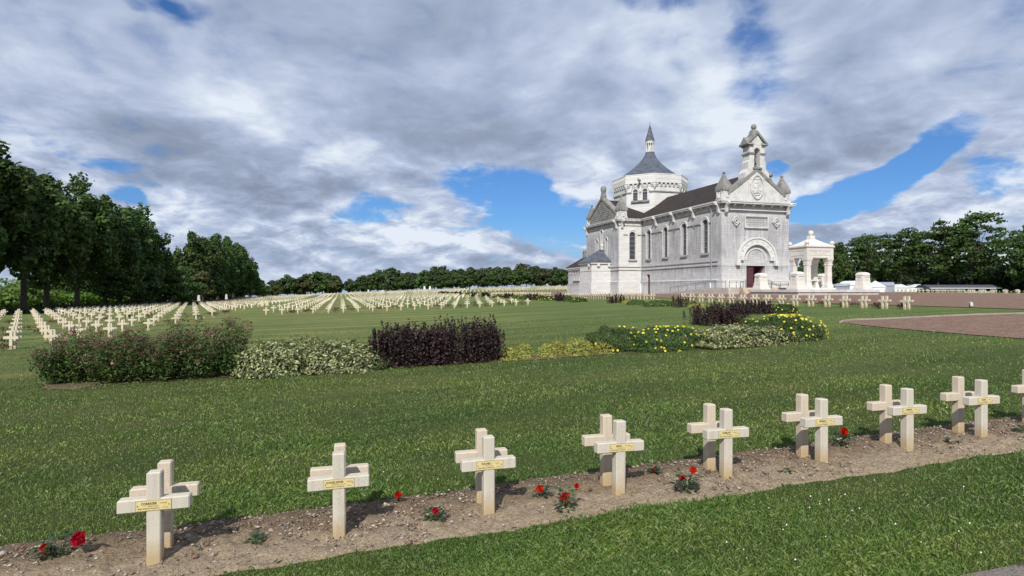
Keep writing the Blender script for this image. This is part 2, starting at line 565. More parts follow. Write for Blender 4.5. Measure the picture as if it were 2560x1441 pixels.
def m_gravel(t, bs):
    p = objc(t)
    a = t.noise(p, 0.25, 4, 0.6)
    b = t.noise(p, 22.0, 4, 0.75)
    v = t.add('ShaderNodeTexVoronoi', {'Scale': 30.0})
    t.l.new(p, v.inputs['Vector'])
    c = t.ramp(v.outputs['Color'], [(0.0, (0.090, 0.058, 0.044)), (0.35, (0.185, 0.120, 0.090)), (0.7, (0.270, 0.178, 0.134)), (0.93, (0.35, 0.245, 0.19)), (1.0, (0.58, 0.50, 0.44))])
    c = t.mix(t.maprange(b.outputs['Fac'], 0.45, 0.8, 0, 0.45), c, (0.20, 0.13, 0.105))
    c = t.mix(t.maprange(a.outputs['Fac'], 0.4, 0.7, 0, 0.35), c, (0.225, 0.142, 0.113))
    d = t.noise(p, 2.6, 6, 0.8)
    c = t.mix(1.0, c, t.ramp(d.outputs['Fac'], [(0.34, 0.70), (0.5, 1.0), (0.66, 1.28)]), 'MULTIPLY')
    mp = t.add('ShaderNodeMapping', {'Scale': (0.12, 1.1, 1.0), 'Rotation': (0, 0, R(24))})
    t.l.new(p, mp.inputs['Vector'])
    tr = t.noise(mp.outputs[0], 0.9, 4, 0.6)
    c = t.mix(t.maprange(tr.outputs['Fac'], 0.55, 0.72, 0, 0.35), c, (0.275, 0.195, 0.16))
    setc(t, bs, c)
    bump(t, bs, v.outputs['Distance'], 0.9, 0.03)


material('red_gravel', m_gravel, 0.95, 0.1)


def m_path(t, bs):
    p = objc(t)
    b = t.noise(p, 60.0, 5, 0.75)
    c = t.ramp(b.outputs['Fac'], [(0.3, (0.10, 0.085, 0.075)), (0.55, (0.25, 0.22, 0.20)), (0.75, (0.40, 0.35, 0.31))])
    setc(t, bs, c)
    bump(t, bs, b.outputs['Fac'], 0.9, 0.02)


material('grit', m_path, 0.95, 0.1)


def stone_fn(base, dark, dirt=0.5, bricks=None, rough=0.85, bscale=1.0, ledges=(), zone=None):
    def fn(t, bs):
        p = objc(t)
        sp = t.add('ShaderNodeSeparateXYZ', {0: p})
        u = t.math('ADD', sp.outputs[0], sp.outputs[1])
        a = t.noise(p, 0.35 * bscale, 6, 0.68, 0.6)
        mp = t.add('ShaderNodeMapping', {'Scale': (1.6, 1.6, 0.22)})
        t.l.new(p, mp.inputs['Vector'])
        st = t.noise(mp.outputs[0], 1.4 * bscale, 6, 0.7)
        g = t.noise(p, 14 * bscale, 4, 0.7)
        c = t.mix(t.maprange(a.outputs['Fac'], 0.44, 0.78, 0, dirt * 0.7), base, dark)
        c = t.mix(t.maprange(st.outputs['Fac'], 0.52, 0.84, 0, dirt), c, dark)
        if zone:                      # weathered zone of the wall between two heights
            mz = t.math('MULTIPLY', t.maprange(sp.outputs[2], zone[0], zone[0] + 1.2, 0, 1), t.maprange(sp.outputs[2], zone[1], zone[1] - 1.5, 0, 1))
            mz = t.math('MULTIPLY', mz, t.maprange(t.noise(mp.outputs[0], 0.8, 6, 0.72).outputs['Fac'], 0.36, 0.60, 0, zone[2]))
            c = t.mix(mz, c, dark)
        for zl in ledges:             # run-off stains hanging below a ledge
            zz = t.math('ADD', sp.outputs[2], t.math('MULTIPLY', t.math('SUBTRACT', st.outputs['Fac'], 0.5), 3.6))
            m1 = t.math('MULTIPLY', t.maprange(zz, zl - 1.0, zl, 0, 0.6), t.math('LESS_THAN', sp.outputs[2], zl + 0.02))
            c = t.mix(m1, c, dark)
        if bricks:
            uv = t.add('ShaderNodeCombineXYZ', {0: u, 1: sp.outputs[2], 2: 0}).outputs[0]
            br = t.add('ShaderNodeTexBrick', {'Scale': 1.0, 'Mortar Size': bricks[2], 'Mortar Smooth': 0.2, 'Bias': 0.0,
                                              'Brick Width': bricks[0], 'Row Height': bricks[1],
                                              'Color1': (1.06, 1.055, 1.05, 1), 'Color2': (0.88, 0.88, 0.885, 1), 'Mortar': (0.62, 0.62, 0.62, 1)})
            t.l.new(uv, br.inputs['Vector'])
            c = t.mix(0.8, c, br.outputs['Color'], 'MULTIPLY')
        c = t.mix(0.2, c, t.ramp(g.outputs['Fac'], [(0.3, 0.7), (0.6, 1.0)]), 'MULTIPLY')
        setc(t, bs, c)
        bump(t, bs, g.outputs['Fac'], 0.35, 0.02)
    return fn


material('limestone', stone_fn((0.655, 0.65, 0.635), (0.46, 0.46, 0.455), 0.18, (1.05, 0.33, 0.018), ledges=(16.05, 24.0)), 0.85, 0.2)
material('side_limestone', stone_fn((0.56, 0.56, 0.565), (0.22, 0.22, 0.235), 0.5, (1.05, 0.33, 0.02), ledges=(16.05, 6.1, 3.8), zone=(6.8, 14.8, 0.6)), 0.85, 0.2)  # base darkened to paint in the side walls' weaker sun; stains are weathering
material('weathered_stone', stone_fn((0.26, 0.258, 0.245), (0.060, 0.060, 0.060), 1.1, None, bscale=2.2), 0.9, 0.2)
material('trim_stone', stone_fn((0.60, 0.595, 0.58), (0.20, 0.20, 0.205), 0.8, None, bscale=2.0), 0.85, 0.2)
material('cream_stone', stone_fn((0.66, 0.63, 0.58), (0.42, 0.39, 0.35), 0.5, (1.6, 0.62, 0.012), bscale=1.5), 0.85, 0.2)
material('platform_stone', stone_fn((0.50, 0.46, 0.42), (0.30, 0.245, 0.205), 0.8, (1.3, 0.5, 0.03), bscale=2.0), 0.85, 0.2)
material('step_stone', stone_fn((0.56, 0.45, 0.36), (0.36, 0.28, 0.22), 0.7, None, bscale=2.0), 0.85, 0.2)
material('kerb_stone', stone_fn((0.34, 0.30, 0.26), (0.16, 0.14, 0.12), 0.8, None, bscale=4.0), 0.9, 0.2)


def m_brown_roof(t, bs):
    p = objc(t)
    sp = t.add('ShaderNodeSeparateXYZ', {0: p})
    u = t.math('ADD', sp.outputs[0], sp.outputs[1])
    uv = t.add('ShaderNodeCombineXYZ', {0: u, 1: sp.outputs[2], 2: 0}).outputs[0]
    br = t.add('ShaderNodeTexBrick', {'Scale': 1.0, 'Mortar Size': 0.02, 'Brick Width': 0.30, 'Row Height': 0.16,
                                      'Color1': (0.060, 0.044, 0.040, 1), 'Color2': (0.030, 0.023, 0.023, 1), 'Mortar': (0.012, 0.010, 0.010, 1)})
    t.l.new(uv, br.inputs['Vector'])
    a = t.noise(p, 0.5, 5, 0.65)
    c = t.mix(t.maprange(a.outputs['Fac'], 0.52, 0.75, 0, 0.45), br.outputs['Color'], (0.090, 0.060, 0.038))
    setc(t, bs, c)
    bump(t, bs, br.outputs['Fac'], 0.4, 0.03)


material('brown_tile', m_brown_roof, 0.8, 0.25)


def m_slate(t, bs):
    p = objc(t)
    sp = t.add('ShaderNodeSeparateXYZ', {0: p})
    u = t.math('ADD', sp.outputs[0], t.math('MULTIPLY', sp.outputs[1], 0.7))
    uv = t.add('ShaderNodeCombineXYZ', {0: u, 1: sp.outputs[2], 2: 0}).outputs[0]
    br = t.add('ShaderNodeTexBrick', {'Scale': 1.0, 'Mortar Size': 0.025, 'Brick Width': 0.55, 'Row Height': 0.30,
                                      'Color1': (0.115, 0.13, 0.165, 1), 'Color2': (0.060, 0.070, 0.092, 1), 'Mortar': (0.022, 0.026, 0.034, 1)})
    t.l.new(uv, br.inputs['Vector'])
    a = t.noise(p, 0.9, 5, 0.65)
    c = t.mix(t.maprange(a.outputs['Fac'], 0.5, 0.75, 0, 0.5), br.outputs['Color'], (0.15, 0.165, 0.19))
    setc(t, bs, c)
    bump(t, bs, br.outputs['Fac'], 0.5, 0.03)


material('slate', m_slate, 0.45, 0.5)


def m_glass(t, bs):
    p = objc(t)
    sp = t.add('ShaderNodeSeparateXYZ', {0: p})
    u = t.math('ADD', sp.outputs[0], sp.outputs[1])
    uv = t.add('ShaderNodeCombineXYZ', {0: u, 1: sp.outputs[2], 2: 0}).outputs[0]
    br = t.add('ShaderNodeTexBrick', {'Scale': 1.0, 'Mortar Size': 0.02, 'Brick Width': 0.22, 'Row Height': 0.26,
                                      'Color1': (0.022, 0.026, 0.036, 1), 'Color2': (0.045, 0.052, 0.070, 1), 'Mortar': (0.11, 0.115, 0.13, 1)})
    t.l.new(uv, br.inputs['Vector'])
    setc(t, bs, br.outputs['Color'])


material('leaded_glass', m_glass, 0.25, 0.6)


def plain(name, col, rough=0.7, spec=0.3, var=0.25, scale=8.0, metal=0.0):
    def fn(t, bs):
        p = objc(t)
        n = t.noise(p, scale, 5, 0.65)
        c = t.mix(1.0, col, t.ramp(n.outputs['Fac'], [(0.3, 1 - var), (0.7, 1 + var)]), 'MULTIPLY')
        setc(t, bs, c)
        bs.inputs['Metallic'].default_value = metal
    return material(name, fn, rough, spec)


plain('maroon_paint', (0.095, 0.034, 0.040), 0.5)
plain('dark_interior', (0.012, 0.011, 0.012), 0.9, 0.1)
plain('iron', (0.035, 0.038, 0.042), 0.5, 0.5)
plain('lead', (0.30, 0.31, 0.33), 0.6)
plain('bronze', (0.05, 0.048, 0.045), 0.5, 0.5)
plain('bark', (0.060, 0.052, 0.042), 0.95, 0.1, 0.5, 5.0)
plain('pale_bark', (0.15, 0.13, 0.105), 0.95, 0.1, 0.5, 5.0)
plain('stem', (0.070, 0.055, 0.032), 0.9, 0.1)
plain('stem_green', (0.05, 0.09, 0.03), 0.8, 0.1)
plain('inked', (0.035, 0.026, 0.010), 0.8, 0.1)
plain('tent_white', (0.72, 0.76, 0.80), 0.7)
plain('tent_grey', (0.26, 0.29, 0.34), 0.7)
plain('shed_roof', (0.075, 0.08, 0.09), 0.85, 0.1)
plain('shed_wall', (0.50, 0.48, 0.42), 0.8)
plain('shed_dark', (0.02, 0.02, 0.018), 0.9)
plain('lamp_white', (0.55, 0.60, 0.56), 0.5)
plain('lamp_green', (0.05, 0.09, 0.07), 0.5)
plain('engraved', (0.34, 0.325, 0.30), 0.9)
plain('yellow_metal', (0.60, 0.50, 0.24), 0.5, 0.4, 0.10, 30.0)
plain('plaque_rim', (0.33, 0.27, 0.14), 0.6, 0.4, 0.1)


def m_cross(warm):
    def fn(t, bs):
        p = objc(t)
        sp = t.add('ShaderNodeSeparateXYZ', {0: p})
        oi = t.add('ShaderNodeObjectInfo')
        off = t.add('ShaderNodeVectorMath', {0: p, 1: oi.outputs['Location']}, operation='ADD').outputs[0]
        a = t.noise(off, 5.0, 6, 0.7)
        g = t.noise(off, 150.0, 2, 0.6)
        c = t.mix(t.maprange(a.outputs['Fac'], 0.4, 0.75, 0, 0.35), warm, (0.44, 0.40, 0.34))
        # rust-yellow splash stain above the soil
        edge = t.math('ADD', sp.outputs[2], t.math('MULTIPLY', a.outputs['Fac'], -0.16))
        c = t.mix(t.maprange(edge, 0.13, -0.03, 0, 0.85), c, (0.42, 0.305, 0.155))
        mp = t.add('ShaderNodeMapping', {'Scale': (14, 14, 1.3)})
        t.l.new(off, mp.inputs['Vector'])
        st = t.noise(mp.outputs[0], 1.6, 5, 0.7)
        c = t.mix(t.maprange(st.outputs['Fac'], 0.50, 0.78, 0, 0.45), c, (0.27, 0.25, 0.215))
        li = t.noise(off, 34.0, 3, 0.6)
        c = t.mix(t.maprange(li.outputs['Fac'], 0.66, 0.72, 0, 0.5), c, (0.20, 0.19, 0.15))
        c = t.mix(0.55, c, t.ramp(g.outputs['Fac'], [(0.33, 0.62), (0.52, 1.0)]), 'MULTIPLY')
        setc(t, bs, c)
        bump(t, bs, g.outputs['Fac'], 0.3, 0.004)
    return fn


material('cast_stone', m_cross((0.55, 0.505, 0.425)), 0.9, 0.2)
material('cast_stone_warm', m_cross((0.56, 0.480, 0.375)), 0.9, 0.2)
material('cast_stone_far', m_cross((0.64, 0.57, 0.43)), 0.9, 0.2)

leaf_mat('grass_blade', [(0.042, 0.086, 0.016), (0.086, 0.155, 0.028), (0.135, 0.220, 0.044), (0.20, 0.285, 0.075), (0.34, 0.35, 0.18)], 0.30, 0.5, 0.3, ((1.30, 1.08, 1.1), (0.66, 0.78, 0.85)))
leaf_mat('tree_leaf', [(0.026, 0.052, 0.015), (0.044, 0.084, 0.023), (0.072, 0.124, 0.034), (0.110, 0.172, 0.046)], 0.30, 0.6, 0.25)
leaf_mat('far_leaf', [(0.028, 0.050, 0.020), (0.042, 0.072, 0.028), (0.060, 0.090, 0.034), (0.075, 0.100, 0.040)], 0.2, 0.6, 0.2)
leaf_mat('olive_leaf', [(0.050, 0.060, 0.022), (0.085, 0.095, 0.036), (0.12, 0.12, 0.05)], 0.25, 0.6, 0.2)
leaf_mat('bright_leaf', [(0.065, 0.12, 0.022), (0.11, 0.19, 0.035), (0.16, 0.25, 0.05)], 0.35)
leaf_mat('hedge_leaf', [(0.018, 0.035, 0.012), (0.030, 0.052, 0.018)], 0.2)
leaf_mat('spirea_leaf', [(0.035, 0.065, 0.020), (0.080, 0.150, 0.035), (0.13, 0.23, 0.055), (0.05, 0.09, 0.028), (0.10, 0.060, 0.040)], 0.35)
leaf_mat('spirea_head', [(0.13, 0.070, 0.055), (0.19, 0.105, 0.085), (0.09, 0.055, 0.040)], 0.2)
leaf_mat('pink_head', [(0.42, 0.12, 0.19), (0.52, 0.20, 0.26)], 0.3)
leaf_mat('purple_leaf', [(0.020, 0.012, 0.014), (0.030, 0.016, 0.019), (0.050, 0.025, 0.026), (0.022, 0.014, 0.017)], 0.15, 0.55, 0.25)
leaf_mat('cream_leaf', [(0.030, 0.055, 0.024), (0.40, 0.42, 0.19), (0.04, 0.075, 0.03), (0.62, 0.62, 0.33), (0.035, 0.065, 0.025), (0.07, 0.115, 0.045), (0.52, 0.52, 0.25), (0.04, 0.075, 0.03)], 0.25, 0.5, 0.4)
leaf_mat('gold_leaf', [(0.24, 0.29, 0.055), (0.42, 0.42, 0.10), (0.50, 0.40, 0.13), (0.14, 0.20, 0.045), (0.34, 0.37, 0.08)], 0.35)
leaf_mat('shrub_leaf', [(0.030, 0.060, 0.016), (0.050, 0.095, 0.025), (0.080, 0.14, 0.035)], 0.3)
leaf_mat('yellow_petal', [(0.78, 0.60, 0.03), (0.85, 0.72, 0.08)], 0.3)
leaf_mat('rose_petal', [(0.36, 0.006, 0.012), (0.50, 0.010, 0.020), (0.62, 0.02, 0.03)], 0.3, 0.5, 0.3)
leaf_mat('dull_rose', [(0.09, 0.014, 0.014), (0.17, 0.022, 0.020)], 0.2)
leaf_mat('rose_leaf', [(0.025, 0.050, 0.018), (0.045, 0.085, 0.030), (0.075, 0.12, 0.045)], 0.3, 0.45, 0.4)
leaf_mat('white_petal', [(0.75, 0.75, 0.70), (0.62, 0.62, 0.55)], 0.2)
leaf_mat('pebble', [(0.10, 0.078, 0.058), (0.20, 0.155, 0.11), (0.33, 0.27, 0.21), (0.50, 0.45, 0.39), (0.17, 0.13, 0.10), (0.26, 0.15, 0.10)], 0.0, 0.9, 0.2)

# ------------------------------------------------------------------ ground sheet, gravel, soil, kerb
BED0, BED1 = 4.73, 5.87                      # soil strip under the nearest row of crosses (Y)
PATHY = 2.92                                 # grit path at the very front


def axis_grid(a0, a1, near0, near1, fine, growth):
    pts = list(np.arange(near0, near1 + 1e-6, fine))
    s, v = fine, pts[-1]
    while v < a1:
        s *= growth
        v += s
        pts.append(v)
    s, v = fine, pts[0]
    while v > a0:
        s *= growth
        v -= s
        pts.insert(0, v)
    return np.array(pts)


def build_ground():
    gx = axis_grid(-2600, 2600, -40, 110, 1.0, 1.10)
    gy = axis_grid(-400, 3200, -2, 130, 1.0, 1.08)
    X, Y = np.meshgrid(gx, gy, indexing='ij')
    Z = Gv(X, Y)
    V = np.stack([X, Y, Z], -1).reshape(-1, 3)
    n, m = len(gx), len(gy)
    idx = np.arange(n * m).reshape(n, m)
    Fc = np.stack([idx[:-1, :-1], idx[1:, :-1], idx[1:, 1:], idx[:-1, 1:]], -1).reshape(-1, 4)
    o = link('ground', np_mesh('ground', V, faces=Fc, smooth=True), MATS['lawn'])
    tag(o, kind='structure')


def inside(px, py, poly):
    poly = np.asarray(poly)
    c = np.zeros(np.shape(px), bool)
    j = len(poly) - 1
    for i in range(len(poly)):
        xi, yi = poly[i]
        xj, yj = poly[j]
        hit = ((yi > py) != (yj > py)) & (px < (xj - xi) * (py - yi) / (yj - yi + 1e-12) + xi)
        c ^= hit
        j = i
    return c


def drape(name, poly, mat, step, lift, label=None, rough=0.0):
    """a sheet over the ground inside a world polygon"""
    bm = bmesh.new()
    vs = [bm.verts.new((x, y, 0)) for x, y in poly]
    bm.faces.new(vs)
    xs = [p[0] for p in poly]
    ys = [p[1] for p in poly]
    for a0, a1, no in ((min(xs), max(xs), (1, 0, 0)), (min(ys), max(ys), (0, 1, 0))):
        v = a0 + step
        while v < a1:
            bmesh.ops.bisect_plane(bm, geom=bm.verts[:] + bm.edges[:] + bm.faces[:], plane_co=(v * no[0], v * no[1], 0), plane_no=no)
            v += step
    bmesh.ops.triangulate(bm, faces=bm.faces[:])
    P = np.array([v.co[:] for v in bm.verts])
    Z = Gv(P[:, 0], P[:, 1]) + lift
    if rough:
        Z += RNG.normal(0, rough, len(Z))
    for v, z in zip(bm.verts, Z):
        v.co.z = z
    o = link(name, bm_mesh(name, bm, True), MATS[mat])
    tag(o, label, kind='structure')
    return o


build_ground()

# the plaza round the chapel
PLAZA = [(31.9, 19.0), (31.9, 58), (30.5, 66), (30.5, 118), (34, 152), (48, 172), (95, 172), (110, 150), (112, 100), (110, 72), (104, 40), (98, 16), (60, 14.5), (36, 15.5), (31.0, 17.3)]
drape('gravel_plaza', PLAZA, 'red_gravel', 4.0, 0.03)
_up = [at(x, y)[:2] for x, y in ((2102, 808), (2112, 805), (2140, 802), (2211, 799.5), (2305, 795), (2421, 789.7), (2539, 786))]
_lo = [at(x, y)[:2] for x, y in ((2560, 849), (2436, 839), (2324, 830), (2226, 821.6), (2150, 813.5), (2110, 809))]
_up.append((31.0, 17.3))
PATH2 = _up + [(60, 14.5), (60, 7.0), (30, 7.5)] + _lo
drape('gravel_path', PATH2, 'red_gravel', 2.0, 0.022)


def ribbon(name, pts, w, h, mat, label):
    pts = [Vector((p[0], p[1], 0)) for p in pts]
    fine = []
    for a, b in zip(pts, pts[1:]):
        k = max(1, int((b - a).length / 0.8))
        fine += [a.lerp(b, i / k) for i in range(k)]
    fine.append(pts[-1])
    bm = bmesh.new()
    prev = None
    for i, p in enumerate(fine):
        d = (fine[min(i + 1, len(fine) - 1)] - fine[max(i - 1, 0)]).normalized()
        nrm = Vector((-d.y, d.x, 0)) * w / 2
        z = G(p.x, p.y)
        jit = RNG.normal(0, 0.004)
        q = [bm.verts.new((p.x + s * nrm.x, p.y + s * nrm.y, z + zz + jit)) for s, zz in ((-1, -0.1), (-1, h), (1, h), (1, -0.1))]
        if prev:
            for k in range(3):
                bm.faces.new((prev[k], prev[k + 1], q[k + 1], q[k]))
        else:
            bm.faces.new(q)
        prev = q
    bm.faces.new(prev[::-1])
    o = link(name, bm_mesh(name, bm), MATS[mat])
    tag(o, label, kind='structure')


ribbon('kerb', _up, 0.10, 0.075, 'kerb_stone', None)

# soil strip
_edge = np.arange(-16, 24.01, 0.11)


def wob(x, ph):
    return 0.020 * np.sin(x * 3.1 + ph) + 0.014 * np.sin(x * 7.7 + 2 * ph) + 0.012 * np.sin(x * 17.0 + ph)


def build_bed():
    xs = np.arange(-9, 15, 0.026)
    ys = np.linspace(0, 1, 42)
    X = np.repeat(xs[:, None], len(ys), 1)
    lo = BED0 + wob(X, 0.4)
    hi = BED1 + wob(X, 1.9)
    Y = lo + (hi - lo) * ys[None]
    d = np.minimum(ys, 1 - ys)[None] * 2
    Z = Gv(X, Y) + 0.012 + 0.018 * np.sin(np.pi * ys)[None] + RNG.normal(0, 0.0045, X.shape) * (d > 0)
    Z += 0.008 * np.sin(X * 9 + 3 * np.sin(Y * 8)) * np.sin(Y * 11 + X)
    # clods: smoothed random lumps at two sizes
    for k, amp in ((2, 0.010), (5, 0.016)):
        q = RNG.normal(0, 1, X.shape)
        for _ in range(k):
            q = (q + np.roll(q, 1, 0) + np.roll(q, -1, 0) + np.roll(q, 1, 1) + np.roll(q, -1, 1)) / 5
        Z += amp * q / q.std() * np.sin(np.pi * ys)[None] ** 0.5 * 0.55
    Z[:, 0] -= 0.06
    Z[:, -1] -= 0.06
    V = np.stack([X, Y, Z], -1).reshape(-1, 3)
    n, m = X.shape
    idx = np.arange(n * m).reshape(n, m)
    Fc = np.stack([idx[:-1, :-1], idx[1:, :-1], idx[1:, 1:], idx[:-1, 1:]], -1).reshape(-1, 4)
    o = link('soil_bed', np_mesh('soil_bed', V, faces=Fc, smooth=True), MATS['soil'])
    tag(o, kind='structure')
    # pebbles on the soil
    N = 24000
    px = RNG.uniform(-5, 13, N)
    v = RNG.uniform(0, 1, N)
    py = BED0 + 0.03 + (BED1 - BED0 - 0.06) * v
    keep = (np.sin(px * 1.7 + 1.2) * 0.5 + np.sin(px * 4.1) * 0.3 + (v - 0.5) * 1.6 + RNG.normal(0, 0.55, N)) > -0.15
    px, py, v = px[keep], py[keep], v[keep]
    n = len(px)
    s = RNG.gamma(1.6, 0.0030, n) + 0.0022
    oct_ = np.array([(1, 0, 0), (0, 1, 0), (-1, 0, 0), (0, -1, 0), (0, 0, 1), (0, 0, -1)], float)
    fc = np.array([(0, 1, 4), (1, 2, 4), (2, 3, 4), (3, 0, 4), (1, 0, 5), (2, 1, 5), (3, 2, 5), (0, 3, 5)])
    ang = RNG.uniform(0, 6.28, n)
    P = oct_[None] * (1 + RNG.normal(0, 0.25, (n, 6, 1))) * s[:, None, None]
    P[:, :, 0] *= 1.5
    P[:, :, 2] *= 0.65
    ca, sa = np.cos(ang)[:, None], np.sin(ang)[:, None]
    x = P[:, :, 0] * ca - P[:, :, 1] * sa
    y = P[:, :, 0] * sa + P[:, :, 1] * ca
    P = np.stack([x + px[:, None], y + py[:, None], P[:, :, 2] + (Gv(px, py) + 0.022 + 0.016 * np.sin(np.pi * v))[:, None]], -1)
    Fc = (fc[None] + (np.arange(n) * 6)[:, None, None]).reshape(-1, 3)
    o = link('pebbles', np_mesh('pebbles', P.reshape(-1, 3), faces=Fc), MATS['pebble'])
    tag(o, 'small pale stones scattered over the brown soil strip', 'pebbles', kind='stuff')


build_bed()
# grit path along the front
_pp = [(-12, PATHY - 1.6)] + [(x, PATHY + wob(x, 0.9)) for x in np.arange(-12, 20, 0.25)] + [(20, PATHY - 1.6)]
drape('footpath', _pp, 'grit', 1.5, 0.012)


# ------------------------------------------------------------------ grass
SHRUB_SPOTS = []


def build_grass():
    N = 1250000
    u = RNG.uniform(1 / 34.0, 1 / 2.4, N)
    r = 1 / u
    a = TH + RNG.uniform(R(-58), R(58), N)
    X, Y = np.sin(a) * r, np.cos(a) * r
    e1, e2 = wob(X, 0.4), wob(X, 1.9)
    jit = RNG.normal(0, 0.035, N)
    ok = (Y > PATHY + wob(X, 0.9) + jit * 0.8) & ~((Y > BED0 + e1 + jit) & (Y < BED1 + e2 + jit)) & ~inside(X, Y, PATH2)
    # patchy thinning
    ok &= RNG.uniform(0, 1, N) < 0.82 + 0.3 * np.sin(X * 2.3 + np.sin(Y * 1.9) * 2) * np.sin(Y * 2.9)
    X, Y, r = X[ok], Y[ok], r[ok]
    n = len(X)
    Z = Gv(X, Y)
    w = 0.00135 * (r / 4.0) ** 0.95 * RNG.uniform(0.6, 1.5, n)
    h = (0.026 + 0.005 * np.minimum(r / 6, 2)) * RNG.uniform(0.4, 1.5, n)
    h *= 1 + 0.35 * np.sin(X * 1.3 + 2 * np.sin(Y * 0.9)) * np.sin(Y * 1.7)
    az = RNG.uniform(0, 2 * PI, n)
    lean = RNG.uniform(0.05, 1.1, n) ** 1.2
    la = RNG.uniform(0, 2 * PI, n)
    dx, dy = np.cos(az) * w, np.sin(az) * w
    bx_, by_ = np.cos(la) * h * lean, np.sin(la) * h * lean
    A = np.stack([X - dx, Y - dy, Z], -1)
    B = np.stack([X + dx, Y + dy, Z], -1)
    C = np.stack([X + bx_ * 0.45 + dx * 0.8, Y + by_ * 0.45 + dy * 0.8, Z + h * 0.62], -1)
    D = np.stack([X + bx_, Y + by_, Z + h * (1 - 0.25 * lean)], -1)
    V = np.stack([A, B, C, D], 1).reshape(-1, 3)
    o = link('grass', np_mesh('grass', V, k=4), MATS['grass_blade'])
    tag(o, 'short green lawn grass around the nearest crosses', 'grass', kind='stuff')
    # daisies and clover heads in the lawn
    n = 420
    r = 1 / RNG.uniform(1 / 26.0, 1 / 3.2, n * 3)
    a = TH + RNG.uniform(R(-50), R(50), n * 3)
    X, Y = np.sin(a) * r, np.cos(a) * r
    ok = (Y > PATHY + 0.1) & ~((Y > BED0 - 0.05) & (Y < BED1 + 0.05)) & ~inside(X, Y, PATH2) & ((np.sin(X * 0.9 + 1) * np.sin(Y * 1.1) + RNG.normal(0, 0.6, len(X))) > 0.9)
    X, Y, r = X[ok][:n], Y[ok][:n], r[ok][:n]
    n = len(X)
    s = 0.0042 * (0.7 + r / 14) * RNG.uniform(0.7, 1.3, n)
    k = 6
    t = np.arange(k) * 2 * PI / k
    V = np.stack([X[:, None] + np.cos(t)[None] * s[:, None], Y[:, None] + np.sin(t)[None] * s[:, None], (Gv(X, Y) + 0.045)[:, None] + np.sin(t + 1)[None] * s[:, None] * 0.9], -1).reshape(-1, 3)
    o = link('daisies', np_mesh('daisies', V, k=k), MATS['white_petal'])
    tag(o, 'tiny white flower heads dotted through the lawn', 'daisies', kind='stuff')


build_grass()

# ------------------------------------------------------------------ grave crosses
CW, CD, CH = 0.050, 0.047, 0.70              # half width of the post, half depth, height
AW, AZ0, AZ1 = 0.245, 0.405, 0.505           # arm half length, arm bottom / top


def cross_outline(ext=0.06):
    return [(-CW, -ext), (CW, -ext), (CW, AZ0), (AW, AZ0), (AW, AZ1), (CW, AZ1), (CW, CH), (-CW, CH), (-CW, AZ1), (-AW, AZ1), (-AW, AZ0), (-CW, AZ0)]


def cross_mesh(bev=0.009):
    bm = bmesh.new()
    prism(bm, cross_outline(), -CD, CD, 'y')
    bmesh.ops.recalc_face_normals(bm, faces=bm.faces[:])
    if bev:
        ed = [e for e in bm.edges if len(e.link_faces) == 2 and e.calc_face_angle(0) > 0.5 and max(v.co.z for v in e.verts) > 0 and e.is_convex]
        bmesh.ops.bevel(bm, geom=ed, offset=bev, segments=1, affect='EDGES', profile=0.5)
    return bm_mesh('grave_cross', bm)


ME_CROSS = cross_mesh()
ME_CROSS.materials.append(MATS['cast_stone'])
ME_CROSS_W = ME_CROSS.copy()
ME_CROSS_W.materials.clear()
ME_CROSS_W.materials.append(MATS['cast_stone_warm'])
ME_CROSS_F = cross_mesh(0.0)
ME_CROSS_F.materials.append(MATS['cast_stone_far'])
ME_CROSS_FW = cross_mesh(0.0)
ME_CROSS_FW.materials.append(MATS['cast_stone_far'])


def text(name, s, size, parent, loc, mat='inked', rot=(R(90), 0, 0), ext=0.0003, align='CENTER', sx=1.0, off=0.0):
    cu = bpy.data.curves.new(name, 'FONT')
    cu.body = s
    cu.size = size
    cu.extrude = ext
    cu.align_x = align
    cu.align_y = 'CENTER'
    cu.offset = off
    cu.resolution_u = 2
    tmp = bpy.data.objects.new(name, cu)
    COL.objects.link(tmp)
    me = bpy.data.meshes.new_from_object(tmp.evaluated_get(bpy.context.evaluated_depsgraph_get()))
    bpy.data.objects.remove(tmp, do_unlink=True)
    bpy.data.curves.remove(cu)
    me.name = name
    me.materials.clear()
    me.materials.append(MATS[mat])
    o = bpy.data.objects.new(name, me)
    COL.objects.link(o)
    o.parent = parent
    o.location = loc
    o.rotation_euler = rot
    o.scale = (sx, 1, 1)
    return o


def plaque_mesh():
    bm = bmesh.new()
    bx(bm, -0.118, 0.118, -0.003, 0.0, -0.036, 0.036)
    return bm_mesh('plaque', bm)


ME_PL = plaque_mesh()
ME_PL.materials.append(MATS['yellow_metal'])
bm = bmesh.new()
for x0, x1, z0, z1 in ((-0.121, 0.121, 0.036, 0.039), (-0.121, 0.121, -0.039, -0.036), (-0.121, -0.118, -0.036, 0.036), (0.118, 0.121, -0.036, 0.036)):
    bx(bm, x0, x1, -0.0038, 0.0, z0, z1)
ME_RIM = bm_mesh('rim', bm)
ME_RIM.materials.append(MATS['plaque_rim'])
bm = bmesh.new()
lathe(bm, [(0.0042, 0), (0.0042, 0.002), (0.0, 0.003)], seg=8)
ME_RIV = bm_mesh('rivet', bm)
ME_RIV.materials.append(MATS['inked'])

